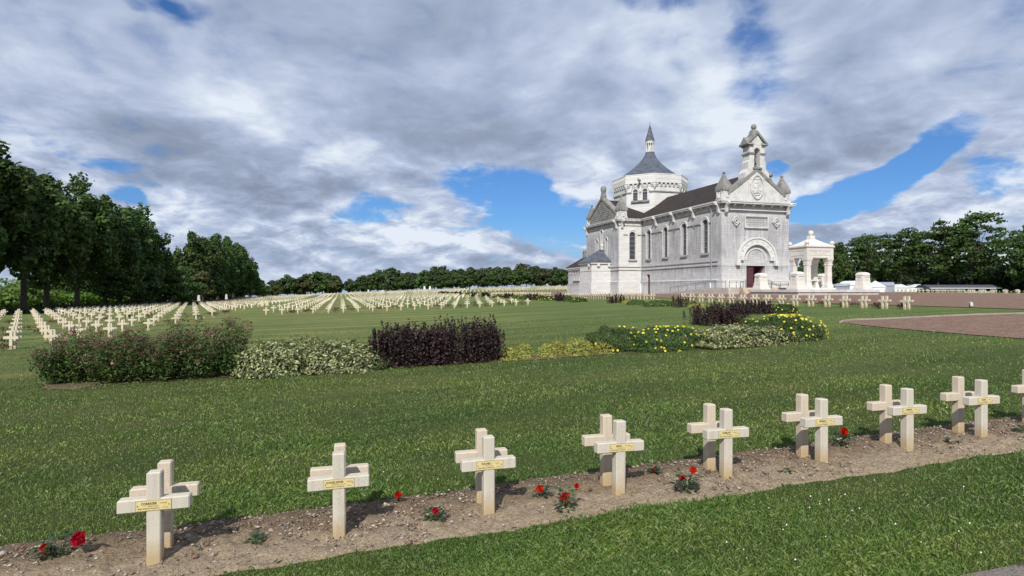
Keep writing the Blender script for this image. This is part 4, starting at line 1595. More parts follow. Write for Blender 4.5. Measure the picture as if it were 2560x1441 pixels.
prism(bm, [(YF - 0.32, 25.75), (Y0 + 1.72, 25.75), (ym, 27.1)], XC + 0.8, XC + 1.95, 'x')
bx(bm, XC - 0.75, XC + 0.75, ym - 0.6, ym + 0.6, 27.2, 28.15, 0.18)
bx(bm, XC - 0.52, XC + 0.52, ym - 0.42, ym + 0.42, 28.15, 28.42, 0.1)
part('bell_tower_roof', bm, 'weathered_stone', bt)
bm = bmesh.new()
lathe(bm, [(0.22, 28.35), (0.2, 28.5), (0.36, 28.6), (0.44, 28.85), (0.42, 29.1), (0.28, 29.32), (0.0, 29.42)], XC, ym, 14)
part('ball_finial', bm, 'weathered_stone', bt, True)
bm = bmesh.new()
lathe(bm, [(0.46, 22.75), (0.42, 22.9), (0.30, 23.3), (0.26, 23.65), (0.16, 23.85), (0.0, 23.9)], XC, ym, 14)
tube(bm, [(XC - 0.55, ym, 24.05), (XC + 0.55, ym, 24.05)], 0.07)
tube(bm, [(XC, ym, 23.8), (XC, ym, 24.1)], 0.06)
ring_prism(bm, XC, 23.5, 0.42, 0.5, ym + 0.3, ym + 0.36, 'y', 0, 2 * PI - 0.01)
part('bell', bm, 'bronze', bt, True)

# medallion with a seated figure in low relief
bm = bmesh.new()
pts_o, pts_i = [], []
for i in range(28):
    a = 2 * PI * i / 28
    def mand(rw, rh, a):
        c, s = math.cos(a), math.sin(a)
        return (XC + rw * c * (1 - 0.18 * abs(s) ** 3), 18.95 + rh * s)
    pts_o.append(mand(1.32, 2.02, a))
    pts_i.append(mand(1.12, 1.80, a))
for i in range(28):
    j = (i + 1) % 28
    q = []
    for w in (YF - 0.12, YF + 0.12):
        for p in (pts_o[i], pts_o[j], pts_i[j], pts_i[i]):
            q.append(bm.verts.new((p[0], w, p[1])))
    for f in ((0, 1, 2, 3), (7, 6, 5, 4), (0, 4, 5, 1), (2, 6, 7, 3)):
        bm.faces.new([q[k] for k in f])
md = part('medallion', bm, 'trim_stone')
bm = bmesh.new()
for (x, z, rx, rz, ry) in ((0, 20.2, 0.19, 0.24, 0.14), (-0.02, 19.65, 0.30, 0.42, 0.14), (0.28, 19.55, 0.14, 0.2, 0.14), (0.25, 19.3, 0.18, 0.26, 0.14), (-0.05, 18.9, 0.42, 0.62, 0.16), (0.0, 18.3, 0.5, 0.5, 0.16),
                           (-0.45, 18.0, 0.28, 0.22, 0.13), (0.5, 18.05, 0.26, 0.24, 0.13), (-0.2, 17.65, 0.36, 0.16, 0.12), (0.3, 17.7, 0.3, 0.16, 0.12), (-0.7, 18.35, 0.16, 0.24, 0.1), (0.72, 18.4, 0.15, 0.24, 0.1)):
    g = bmesh.ops.create_icosphere(bm, subdivisions=2, radius=1.0)
    bmesh.ops.transform(bm, matrix=Matrix.Translation((XC + x, YF + 0.08, z)) @ Matrix.Diagonal((rx, ry, rz, 1)), verts=g['verts'])
part('relief_figure', bm, 'trim_stone', md, True)

# portal: archivolts, tympanum, rosettes
bm = bmesh.new()
ring_prism(bm, XC, 6.95, 2.56, 2.80, YF - 0.10, YF + 0.3, 'y', seg=30)
ring_prism(bm, XC, 6.95, 3.55, 3.82, YF - 0.18, YF + 0.2, 'y', seg=30)
ring_prism(bm, XC, 6.95, 2.81, 3.54, YF - 0.04, YF + 0.2, 'y', seg=30)
for s in (-1, 1):
    bx(bm, XC + s * 3.68 - 0.32, XC + s * 3.68 + 0.32, YF - 0.3, YF + 0.2, 6.15, 6.97)
ap = part('portal_arch', bm, 'limestone')
bm = bmesh.new()
for i in range(9):
    a = PI * (i + 0.5) / 9
    cx, cz = XC + 3.17 * math.cos(a), 6.95 + 3.17 * math.sin(a)
    ring_prism(bm, cx, cz, 0.06, 0.17, YF - 0.10, YF - 0.03, 'y', 0, 2 * PI - 0.01, 10)
part('rosettes', bm, 'trim_stone', ap)
bm = bmesh.new()
ring_prism(bm, XC, 6.95, 1.86, 2.06, YF + 0.22, YF + 0.4, 'y', seg=26)
ring_prism(bm, XC, 6.95, 1.3, 1.5, YF + 0.46, YF + 0.6, 'y', seg=22)
bx(bm, XC - 1.7, XC + 1.7, YF + 0.44, YF + 0.6, 6.75, 6.88)
# cross and foliage relief
bx(bm, XC - 0.12, XC + 0.12, YF + 0.44, YF + 0.6, 6.95, 8.1)
bx(bm, XC - 0.5, XC + 0.5, YF + 0.445, YF + 0.6, 7.55, 7.75)
for s in (-1, 1):
    for (dx, dz, r) in ((0.45, 7.95, 0.16), (0.75, 7.6, 0.16), (0.45, 7.2, 0.2), (0.9, 7.15, 0.18)):
        ring_prism(bm, XC + s * dx, dz, r * 0.4, r, YF + 0.46, YF + 0.6, 'y', 0.6, 5.2, 8)
part('tympanum', bm, 'limestone')

# inscription panel and lozenges
bm = bmesh.new()
for (a, b, c, d) in ((62.95, 67.45, 14.12, 14.24), (62.95, 67.45, 12.26, 12.38), (62.95, 63.07, 12.38, 14.12), (67.33, 67.45, 12.38, 14.12)):
    bx(bm, a, b, YF - 0.02, YF + 0.2, c, d)
pn = part('inscription_panel', bm, 'limestone')
for i, ln_ in enumerate(('VOUS QUI PASSEZ EN PELERINS PRES DE LEURS TOMBES', 'GRAVISSANT LEUR CALVAIRE ET SES SANGLANTS CHEMINS', 'ECOUTEZ LA CLAMEUR QUI SORT DES HECATOMBES', 'PEUPLES SOYEZ UNIS HOMMES SOYEZ HUMAINS')):
    text('lettering', ln_, 0.24, pn, (65.2, YF + 0.062, 13.82 - i * 0.38), 'engraved', ext=0.004, sx=0.60)
for cx in (61.35, 69.1):
    bm = bmesh.new()
    for r0, r1 in ((0.72, 0.86), (0.3, 0.45)):
        for k in range(4):
            a, b = PI / 2 * k, PI / 2 * (k + 1)
            q = []
            for w in (YF + 0.0, YF + 0.2):
                for (rr, aa) in ((r1, a), (r1, b), (r0, b), (r0, a)):
                    q.append(bm.verts.new((cx + rr * math.cos(aa) * 0.86, w, 13.3 + rr * math.sin(aa))))
            for f in ((0, 1, 2, 3), (7, 6, 5, 4), (0, 4, 5, 1), (2, 6, 7, 3), (1, 5, 6, 2), (0, 3, 7, 4)):
                bm.faces.new([q[k2] for k2 in f])
    part('lozenge', bm, 'limestone')

# lantern tower
A8 = 15.0 / 2 / math.cos(PI / 8)
bm = bmesh.new()
lathe(bm, [(A8 - 0.35, 15.0), (A8 - 0.35, 24.2)], XC, YC, 8, PI / 8)
lt = part('lantern_tower', bm, 'limestone')
UZ0, UZS = 20.85, 22.75
na = math.atan2(-1, -1)


def face_pt(r, ang, u):
    return (XC + r * math.cos(ang) - u * math.sin(ang), YC + r * math.sin(ang) + u * math.cos(ang))


AP = (A8 - 0.35) * math.cos(PI / 8)
for fi, ang in enumerate([-PI * 3 / 4, -PI / 4, PI / 4, PI * 3 / 4]):
    # niche pair on the diagonal faces: build the frame outward of the wall, dark glass inside
    for uc in (-1.02, 1.02):
        bm = bmesh.new()
        def to(u, z, d):
            p = face_pt(AP + d, ang, u)
            return (p[0], p[1], z)
        poly = arch_poly(uc, 0.5, UZ0, UZS, seg=10)
        A = [bm.verts.new(to(u, z, 0.03)) for u, z in poly]
        B = [bm.verts.new(to(u, z, -0.05)) for u, z in poly]
        bm.faces.new(A)
        for i in range(len(A)):
            j = (i + 1) % len(A)
            bm.faces.new((A[i], A[j], B[j], B[i]))
        part('lantern_window', bm, 'leaded_glass', lt)
        bm = bmesh.new()
        for i in range(14):
            a0, a1 = PI * i / 14, PI * (i + 1) / 14
            for (r0, r1, d) in ((0.50, 0.82, 0.20), (0.84, 0.96, 0.30)):
                q = []
                for dd in (-0.02, d):
                    for (rr, aa) in ((r1, a0), (r1, a1), (r0, a1), (r0, a0)):
                        q.append(bm.verts.new(to(uc + rr * math.cos(aa), UZS + rr * math.sin(aa), dd)))
                for f in ((0, 3, 2, 1), (4, 5, 6, 7), (0, 1, 5, 4), (2, 3, 7, 6)):
                    bm.faces.new([q[k2] for k2 in f])
        for s in (-1, 1):
            u0, u1 = sorted((uc + s * 0.5, uc + s * (0.78 if s * uc < 0 else 0.82)))
            q = [bm.verts.new(to(u, z, d)) for d in (-0.02, 0.20) for (u, z) in ((u0, UZ0), (u1, UZ0), (u1, UZS), (u0, UZS))]
            for f in ((0, 1, 2, 3), (7, 6, 5, 4), (0, 4, 5, 1), (1, 5, 6, 2), (2, 6, 7, 3), (3, 7, 4, 0)):
                bm.faces.new([q[k2] for k2 in f])
        part('lantern_window_frame', bm, 'limestone', lt)
    bm = bmesh.new()
    c = face_pt(AP + 0.3, ang, 0)
    lathe(bm, [(0.26, UZ0 - 0.1), (0.26, UZ0 + 0.15), (0.13, UZ0 + 0.3), (0.12, UZS - 0.35), (0.24, UZS - 0.15), (0.26, UZS)], c[0], c[1], 10)
    part('lantern_colonnette', bm, 'limestone', lt)
    bm = bmesh.new()
    q = [bm.verts.new((face_pt(AP + d, ang, u)[0], face_pt(AP + d, ang, u)[1], z)) for d in (-0.05, 0.42) for (u, z) in ((-1.95, UZ0 - 0.38), (1.95, UZ0 - 0.38), (1.95, UZ0 - 0.02 - (0.22 if d > 0 else 0)), (-1.95, UZ0 - 0.02 - (0.22 if d > 0 else 0)))]
    for f in ((0, 1, 2, 3), (7, 6, 5, 4), (0, 4, 5, 1), (1, 5, 6, 2), (2, 6, 7, 3), (3, 7, 4, 0)):
        bm.faces.new([q[k2] for k2 in f])
    part('lantern_sill', bm, 'weathered_stone', lt)
bm = bmesh.new()
lathe(bm, [(A8 - 0.36, 22.42), (A8 - 0.16, 22.45), (A8 - 0.16, 22.62), (A8 - 0.36, 22.75)], XC, YC, 8, PI / 8)
part('lantern_string', bm, 'weathered_stone', lt)
bm = bmesh.new()
lathe(bm, [(A8 - 0.36, 24.35), (A8 - 0.02, 24.4), (A8, 24.45), (A8, 26.05), (A8 + 0.06, 26.1), (A8 + 0.06, 26.28), (A8 - 0.5, 26.3), (A8 - 0.5, 25.9)], XC, YC, 8, PI / 8)
pr = part('parapet', bm, 'limestone', lt)
bm = bmesh.new()
prism(bm, [(-0.02, 0.0), (0.20, 0.0), (0.22, 0.25), (0.32, 0.28), (0.32, 0.72), (-0.02, 0.72)], -0.20, 0.20, 'y')
ME_LC = bm_mesh('corbel', bm)
ME_LC.materials.append(MATS['trim_stone'])
for k in range(8):
    ang = PI / 4 * k
    if math.cos(ang - math.atan2(-YC, -XC)) < -0.2:
        continue
    for i in range(6):
        c = link('corbel', ME_LC, None, lt)
        p = face_pt(AP, ang, (i - 2.5) * 0.98)
        c.location = (p[0], p[1], 23.70)
        c.rotation_euler = (0, 0, ang)
bm = bmesh.new()
for k in range(8):
    ang = PI / 4 * k
    APo = A8 * math.cos(PI / 8)
    for i in range(16):
        u = (i - 7.5) * 0.36
        q = [bm.verts.new((face_pt(APo + d, ang, uu)[0], face_pt(APo + d, ang, uu)[1], z)) for d in (-0.02, 0.05) for (uu, z) in ((u - 0.08, 25.25), (u + 0.08, 25.25), (u + 0.08, 25.95), (u - 0.08, 25.95))]
        for f in ((0, 1, 2, 3), (7, 6, 5, 4), (0, 4, 5, 1), (1, 5, 6, 2), (2, 6, 7, 3), (3, 7, 4, 0)):
            bm.faces.new([q[k2] for k2 in f])
part('parapet_fluting', bm, 'limestone', lt)
# corner waterspouts of the lantern
for k in range(8):
    a = PI / 8 + PI / 4 * k
    bm = bmesh.new()
    r = A8 - 0.3
    lathe(bm, [(0.0, 22.9), (0.10, 23.0), (0.34, 23.6), (0.40, 24.0), (0.36, 24.3)], XC + r * math.cos(a), YC + r * math.sin(a), 8)
    part('corner_corbel', bm, 'trim_stone', lt)
for ang in (-PI * 3 / 4, 0.0):
    bm = bmesh.new()
    p0, p1 = face_pt(A8 * math.cos(PI / 8) - 0.1, ang, 0), face_pt(A8 * math.cos(PI / 8) + 1.1, ang, 0)
    tube(bm, [(p0[0], p0[1], 25.0), (p1[0], p1[1], 24.9)], [0.22, 0.16], 6)
    lathe(bm, [(0.0, 24.6), (0.24, 24.75), (0.26, 25.0), (0.1, 25.3), (0.0, 25.35)], p1[0], p1[1], 8)
    part('gargoyle', bm, 'weathered_stone', lt)

# slate roof with its little open drum and spire
bm = bmesh.new()
lathe(bm, [(A8 - 0.55, 25.95), (6.6, 26.6), (5.3, 27.65), (4.35, 28.3), (3.45, 29.0), (2.4, 29.95), (1.65, 30.85), (1.18, 31.6), (0.92, 32.3), (0.9, 32.35)], XC, YC, 8, PI / 8)
sr = part('lantern_roof', bm, 'slate')
bm = bmesh.new()
lathe(bm, [(0.95, 32.32), (0.95, 32.45), (0.5, 32.5), (0.5, 34.1), (0.92, 34.25), (0.95, 34.8), (0.3, 34.9)], XC, YC, 12)
for k in range(10):
    a = 2 * PI * k / 10
    lathe(bm, [(0.15, 32.45), (0.11, 32.6), (0.10, 34.0), (0.16, 34.28)], XC + 0.78 * math.cos(a), YC + 0.78 * math.sin(a), 6)
part('spire_drum', bm, 'trim_stone', sr)
bm = bmesh.new()
lathe(bm, [(1.06, 34.8), (0.98, 34.95), (0.66, 36.2), (0.30, 37.5), (0.06, 38.4), (0.0, 38.6)], XC, YC, 8, PI / 8)
tube(bm, [(XC, YC, 38.3), (XC, YC, 39.1)], 0.04, 5)
part('spire', bm, 'slate', sr)

# low annexe with a slate pyramid on the transept end, and the lower sacristy beyond
bm = bmesh.new()
bx(bm, 49.45, T0 + 0.05, 111.8, 117.9, 0.5, 7.55)
bx(bm, 49.28, T0 - 0.01, 111.63, 118.07, 0.4, 3.82)
ax = part('annexe_wall', bm, 'limestone')
bm = bmesh.new()
bx(bm, 49.15, T0 - 0.02, 111.5, 118.2, 7.55, 7.95)
bx(bm, 49.38, T0 - 0.03, 111.73, 117.97, 6.1, 6.22)
bx(bm, 50.6, 51.1, 111.4, 111.85, 7.0, 7.56)
bx(bm, 53.0, 53.4, 111.4, 111.85, 7.0, 7.56)
bx(bm, 49.05, 49.5, 112.4, 112.9, 7.0, 7.56)
part('annexe_cornice', bm, 'limestone', ax)
bm = bmesh.new()
q = [bm.verts.new(p) for p in ((48.95, 111.3, 7.95), (T0 - 0.03, 111.3, 7.95), (T0 - 0.03, 118.4, 7.95), (48.95, 118.4, 7.95), (T0 - 0.7, 114.9, 10.9))]
for f in ((0, 3, 2, 1), (0, 1, 4), (1, 2, 4), (2, 3, 4), (3, 0, 4)):
    bm.faces.new([q[i] for i in f])
part('annexe_roof', bm, 'slate', ax)
bm = bmesh.new()
lathe(bm, [(0.35, 10.6), (0.3, 11.2), (0.38, 11.5), (0.2, 12.0), (0.28, 12.3), (0.0, 12.5)], T0 - 0.5, 114.9, 8)
part('statuette', bm, 'trim_stone', ax)

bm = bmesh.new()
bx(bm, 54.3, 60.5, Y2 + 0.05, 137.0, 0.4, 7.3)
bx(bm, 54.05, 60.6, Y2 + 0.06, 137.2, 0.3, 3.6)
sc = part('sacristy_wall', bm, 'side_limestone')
carve(sc, [([(y - 0.3, 4.6), (y + 0.3, 4.6), (y + 0.3, 6.6), (y - 0.3, 6.6)], 53.0, 54.75, 'x') for y in (130.0, 131.5, 133.0)])
bm = bmesh.new()
for y in (130.0, 131.5, 133.0):
    bx(bm, 54.74, 54.8, y - 0.28, y + 0.28, 4.62, 6.58)
part('slit_windows', bm, 'dark_interior', sc)
bm = bmesh.new()
bx(bm, 54.0, 54.35, 129.4, 133.6, 4.35, 4.58)
bx(bm, 53.9, 60.8, Y2 + 0.07, 137.4, 7.3, 7.7)
for i in range(13):
    bx(bm, 54.0, 54.35, 125.6 + i * 0.88, 126.1 + i * 0.88, 6.95, 7.3)
bx(bm, 53.2, 54.2, Y2 + 0.1, 126.6, 0.4, 7.5)
part('sacristy_cornice', bm, 'trim_stone', sc)
bm = bmesh.new()
q = [bm.verts.new(p) for p in ((53.8, Y2 + 0.1, 7.7), (60.9, Y2 + 0.1, 7.7), (60.9, 137.5, 7.7), (53.8, 137.5, 7.7), (57.6, Y2 + 0.1, 10.3), (57.6, 134.8, 10.3))]
for f in ((0, 3, 2, 1), (0, 1, 4), (1, 2, 5, 4), (2, 3, 5), (3, 0, 4, 5)):
    bm.faces.new([q[i] for i in f])
part('sacristy_roof', bm, 'brown_tile', sc)
bm = bmesh.new()
bx(bm, 57.1, 58.1, 133.6, 134.6, 9.2, 11.6, 0.05)
lathe(bm, [(0.62, 11.5), (0.6, 11.8), (0.3, 12.15), (0.0, 12.2)], 57.6, 134.1, 8)
part('chimney', bm, 'weathered_stone', sc)

# rainwater pipes
for (x, y) in ((X0 - 0.16, 84.3), (X0 - 0.16, Y1 - 0.5)):
    bm = bmesh.new()
    tube(bm, [(x - 0.3, y, 15.9), (x, y, 15.2), (x, y, 4.3), (x - 0.12, y, 3.9), (x - 0.16, y, 1.4)], 0.075, 8)
    dp = part('downpipe', bm, 'lead')
    bm = bmesh.new()
    tube(bm, [(x - 0.17, y, 3.4), (x - 0.17, y, 1.4)], 0.10, 8)
    part('pipe_shoe', bm, 'tent_white', dp)

# landing, steps, ramp
bm = bmesh.new()
bx(bm, 59.6, 71.2, 77.6, YF - 0.53, 0.6, PZ)
part('landing', bm, 'step_stone')
for i in range(5):
    bm = bmesh.new()
    bx(bm, 59.2 - i * 0.10, 66.2, 77.6 - 0.36 * (i + 1), 77.6 - 0.36 * i - 0.003, 0.6, PZ - 0.17 * (i + 1))
    part('step', bm, 'step_stone')
bm = bmesh.new()
prism(bm, [(76.5, 0.6), (93.5, 0.6), (93.5, 1.66), (81.0, PZ - 0.02), (76.5, PZ - 0.02)], X0 - 2.6, X0 - 0.74, 'x')
part('ramp', bm, 'platform_stone')


def railing(label, pts, zoff, n_posts):
    """iron handrail through world points (x, y, z of the ground under it)"""
    base = pts[0]
    r = empty('handrail', base, label, 'handrail', 'iron handrails at the chapel door')
    P = [Vector(p) - Vector(base) for p in pts]
    bm = bmesh.new()
    tube(bm, [p + Vector((0, 0, zoff)) for p in P], 0.032, 6)
    tube(bm, [p + Vector((0, 0, zoff - 0.22)) for p in P], 0.018, 6)
    link('rail', bm_mesh('rail', bm), MATS['iron'], r)
    L = [0]
    for a, b in zip(P, P[1:]):
        L.append(L[-1] + (b - a).length)
    for k in range(n_posts):
        s = L[-1] * (0.02 + 0.96 * k / (n_posts - 1))
        j = max(i for i in range(len(L)) if L[i] <= s)
        j = min(j, len(P) - 2)
        p = P[j].lerp(P[j + 1], (s - L[j]) / (L[j + 1] - L[j]))
        bm = bmesh.new()
        tube(bm, [p - Vector((0, 0, 0.03)), p + Vector((0, 0, zoff))], 0.034, 6)
        link('post', bm_mesh('post', bm), MATS['iron'], r)


railing('long iron handrail sloping down the ramp on the left side wall', [(56.25, 93.3, 1.66), (56.25, 81.1, PZ), (56.25, 77.0, PZ)], 1.0, 7)
railing('short iron handrail on the ramp corner left of the steps', [(56.35, 76.6, PZ), (58.9, 76.6, PZ)], 1.0, 3)
railing('iron handrail left of the maroon church door', [(61.6, 79.6, PZ), (61.6, YF - 0.6, PZ)], 1.0, 3)
railing('iron handrail right of the church door behind the left memorial block', [(67.6, 80.9, PZ), (71.0, 80.9, PZ)], 1.0, 3)
railing('iron handrail at the foot of the church steps beside the platform', [(64.6, 75.4, 1.6), (64.6, 77.4, PZ)], 1.0, 2)

# ------------------------------------------------------------------ the platform, four memorial blocks and the stone canopy
PT = 2.2
pf = empty('memorial_platform', (65, 70, 1.4), 'low stone terrace carrying the canopy and carved blocks before the chapel', 'stone terrace')
for nm, mt, (x0, x1, y0, y1, z0, z1) in (('terrace_wall', 'platform_stone', (58.9, 72.6, 65.45, 75.2, 0.5, 1.84)), ('terrace_slab', 'trim_stone', (58.76, 72.74, 65.31, 75.34, 1.84, PT))):
    bm = bmesh.new()
    bx(bm, x0 - 65, x1 - 65, y0 - 70, y1 - 70, z0 - 1.4, z1 - 1.4)
    link(nm, bm_mesh(nm, bm), MATS[mt], pf)


def mem_block(x, y, label):
    r = empty('memorial_block', (x, y, PT), label, 'memorial block', 'carved stone blocks at the corners of the terrace')
    bm = bmesh.new()
    bx(bm, -0.90, 0.90, -0.90, 0.90, 0.0, 0.28)
    bx(bm, -0.82, 0.82, -0.82, 0.82, 0.28, 0.58, 0.06)
    link('base', bm_mesh('base', bm), MATS['cream_stone'], r)
    bm = bmesh.new()
    bx(bm, -0.70, 0.70, -0.70, 0.70, 0.58, 2.02, 0.10)
    link('shaft', bm_mesh('shaft', bm), MATS['cream_stone'], r)
    bm = bmesh.new()
    lathe(bm, [(0.66 * 1.414, 2.02), (0.64 * 1.414, 2.18), (0.52 * 1.414, 2.36), (0.3 * 1.414, 2.45), (0.0, 2.47)], 0, 0, 4, PI / 4)
    link('cap', bm_mesh('cap', bm), MATS['cream_stone'], r)
    for k, (dx, dy) in enumerate(((0, -1), (-1, 0), (1, 0), (0, 1))):
        bm = bmesh.new()
        for (u0, u1, z0, z1) in ((-0.46, 0.46, 1.80, 1.86), (-0.46, -0.40, 0.85, 1.80), (0.40, 0.46, 0.85, 1.80), (-0.46, 0.46, 0.79, 0.85)):
            if dx == 0:
                bx(bm, u0, u1, *sorted((dy * 0.58, dy * 0.695)), z0, z1)
            else:
                bx(bm, *sorted((dx * 0.58, dx * 0.695)), u0, u1, z0, z1)
        for j in range(5):
            a = j * 1.25 + 0.4
            u, z = 0.2 * math.cos(a), 1.3 + 0.22 * math.sin(a)
            if dx == 0:
                bx(bm, u - 0.09, u + 0.09, *sorted((dy * 0.56, dy * 0.68)), z - 0.07, z + 0.07)
            else:
                bx(bm, *sorted((dx * 0.56, dx * 0.68)), u - 0.09, u + 0.09, z - 0.07, z + 0.07)
        link('carved_panel', bm_mesh('carved_panel', bm), MATS['cream_stone'], r)


mem_block(60.1, 66.9, 'carved cream memorial block directly left of the canopy pillars')
mem_block(71.35, 66.9, 'carved cream memorial block standing alone at the right end of the terrace')
mem_block(60.1, 74.2, 'carved cream memorial block in front of the maroon church door')
mem_block(71.35, 74.2, 'carved cream memorial block glimpsed between the canopy pillars')

cp = empty('stone_canopy', (65.2, 69.95, PT), 'cream stone canopy on four pillars with ball finials, right of the chapel front', 'canopy')
bm = bmesh.new()
bx(bm, -2.5, 2.5, -2.0, 2.0, 0.0, 0.25)
link('canopy_base', bm_mesh('canopy_base', bm), MATS['cream_stone'], cp)
HX, HYY = 2.3, 1.75
for sx in (-1, 1):
    for sy in (-1, 1):
        cx, cy = sx * (HX - 0.48), sy * (HYY - 0.46)
        bm = bmesh.new()
        lathe(bm, [(0.72, 0.25), (0.70, 0.55), (0.54, 0.95), (0.50, 3.5)], cx, cy, 4, PI / 4)
        bmesh.ops.bevel(bm, geom=[e for e in bm.edges if abs(e.verts[0].co.z - e.verts[1].co.z) > 0.2], offset=0.08, segments=1, affect='EDGES')
        pi_ = link('pillar', bm_mesh('pillar', bm), MATS['cream_stone'], cp)
        bm = bmesh.new()
        lathe(bm, [(0.51, 3.42), (0.57, 3.46), (0.57, 3.56), (0.50, 3.6), (0.54, 3.95), (0.68, 4.2), (0.70, 4.35), (0.70, 4.49)], cx, cy, 4, PI / 4)
        link('capital', bm_mesh('capital', bm), MATS['cream_stone'], pi_)
bm = bmesh.new()
bx(bm, -HX, HX, -HYY, HYY, 4.5, 6.0)
e_ = link('entablature', bm_mesh('entablature', bm), MATS['cream_stone'], cp)
bm = bmesh.new()
for (a, b, c, d) in ((-1.9, 1.9, 5.5, 5.56), (-1.9, 1.9, 4.82, 4.88), (-1.9, -1.84, 4.88, 5.5), (1.84, 1.9, 4.88, 5.5)):
    bx(bm, a, b, -HYY - 0.03, -HYY + 0.05, c, d)
for (a, b, c, d) in ((-1.35, 1.35, 5.5, 5.56), (-1.35, 1.35, 4.82, 4.88), (-1.35, -1.29, 4.88, 5.5), (1.29, 1.35, 4.88, 5.5)):
    bx(bm, -HX - 0.03, -HX + 0.05, a, b, c, d)
link('panel_frame', bm_mesh('panel_frame', bm), MATS['trim_stone'], e_)
text('lettering', 'AUX MORTS DES CAMPS DE CONCENTRATION', 0.21, e_, (0, -HYY - 0.004, 5.33), 'engraved', ext=0.003, sx=0.72)
text('lettering', 'ET DE LA DEPORTATION', 0.21, e_, (0, -HYY - 0.004, 5.04), 'engraved', ext=0.003, sx=0.72)
bm = bmesh.new()
bx(bm, -HX - 0.14, HX + 0.14, -HYY - 0.14, HYY + 0.14, 6.0, 6.2)
q = [bm.verts.new(p) for p in ((-HX - 0.05, -HYY - 0.05, 6.2), (HX + 0.05, -HYY - 0.05, 6.2), (HX + 0.05, HYY + 0.05, 6.2), (-HX - 0.05, HYY + 0.05, 6.2),
                               (-1.3, -1.0, 6.75), (1.3, -1.0, 6.75), (1.3, 1.0, 6.75), (-1.3, 1.0, 6.75), (-0.5, -0.42, 7.2), (0.5, -0.42, 7.2), (0.5, 0.42, 7.2), (-0.5, 0.42, 7.2))]
for i in range(4):
    j = (i + 1) % 4
    bm.faces.new((q[i], q[j], q[4 + j], q[4 + i]))
    bm.faces.new((q[4 + i], q[4 + j], q[8 + j], q[8 + i]))
bm.faces.new(q[8:])
link('canopy_roof', bm_mesh('canopy_roof', bm), MATS['cream_stone'], cp)
bm = bmesh.new()
bx(bm, -0.45, 0.45, -0.38, 0.38, 7.2, 7.75, 0.07)
lathe(bm, [(0.22, 7.7), (0.20, 7.80), (0.30, 7.88), (0.37, 8.08), (0.35, 8.3), (0.22, 8.46), (0.0, 8.52)], 0, 0, 14)
link('ball_finial', bm_mesh('ball_finial', bm), MATS['cream_stone'], cp)
for sx in (-1, 1):
    for sy in (-1, 1):
        bm = bmesh.new()
        lathe(bm, [(0.24, 6.18), (0.18, 6.3), (0.18, 6.42), (0.30, 6.52), (0.30, 6.66), (0.18, 6.86), (0.0, 6.95)], sx * (HX - 0.12), sy * (HYY - 0.12), 10)
        link('corner_finial', bm_mesh('corner_finial', bm), MATS['cream_stone'], cp)
tb = empty('stone_table', (65.3, 70.0, PT + 0.25), 'small stone altar table between the canopy pillars', 'stone table')
bm = bmesh.new()
bx(bm, -0.95, 0.95, -0.5, 0.5, 1.0, 1.15)
link('table_top', bm_mesh('table_top', bm), MATS['cream_stone'], tb)
for s in (-1, 1):
    bm = bmesh.new()
    bx(bm, s * 0.6 - 0.14, s * 0.6 + 0.14, -0.35, 0.35, 0.0, 1.0)
    link('leg', bm_mesh('leg', bm), MATS['cream_stone'], tb)
for (a, b, nm) in (((60.1 + 0.7, 74.2, PT), (60.1 + 6.2, 74.2, PT), 'left'),):
    c = empty('chain', ((a[0] + b[0]) / 2, a[1], PT), 'thin chain hanging behind the left memorial block', 'chain')
    bm = bmesh.new()
    tube(bm, [((i / 8 - 0.5) * (b[0] - a[0]), 0, 1.1 - 0.45 * math.sin(PI * i / 8)) for i in range(9)], 0.02, 5)
    link('chain_line', bm_mesh('chain_line', bm), MATS['iron'], c)
    bm = bmesh.new()
    tube(bm, [((b[0] - a[0]) / 2, 0, 0), ((b[0] - a[0]) / 2, 0, 1.12)], 0.03, 5)
    link('post', bm_mesh('post', bm), MATS['iron'], c)

# ------------------------------------------------------------------ foliage
def leaf_quads(P, N, size, aspect=0.5, rng=RNG, shape='diamond', fold=0.0):
    """one small leaf per point; N is the rough facing direction"""
    n = len(P)
    N = N / (np.linalg.norm(N, axis=1, keepdims=True) + 1e-9)
    rv = rng.normal(0, 1, (n, 3))
    T = np.cross(N, rv)
    T /= (np.linalg.norm(T, axis=1, keepdims=True) + 1e-9)
    B = np.cross(N, T)
    s = np.asarray(size).reshape(-1, 1) * rng.uniform(0.7, 1.35, (n, 1))
    a, b = T * s, B * s * aspect
    if shape == 'diamond':
        V = np.stack([P - a, P + b - a * 0.1, P + a, P - b - a * 0.1], 1)
    else:
        V = np.stack([P - a - b, P + a - b * 0.8, P + a * 0.9 + b, P - a * 0.8 + b], 1)
    return V.reshape(-1, 3)


def lobes_cloud(lobes, n_per_m2, rng, jitter=0.25, up=0.3):
    Ps, Ns = [], []
    for (c, r) in lobes:
        r = np.asarray(r, float)
        area = 4 * PI * (r.prod() ** (2 / 3))
        n = max(8, int(area * n_per_m2))
        d = rng.normal(0, 1, (n, 3))
        d /= np.linalg.norm(d, axis=1, keepdims=True)
        rad = 1 - np.abs(rng.normal(0, 0.22, (n, 1)))
        p = np.asarray(c) + d * r * rad
        Ps.append(p)
        Ns.append(d + rng.normal(0, 0.55, (n, 3)) + np.array([0, 0, up]))
    return np.concatenate(Ps), np.concatenate(Ns)


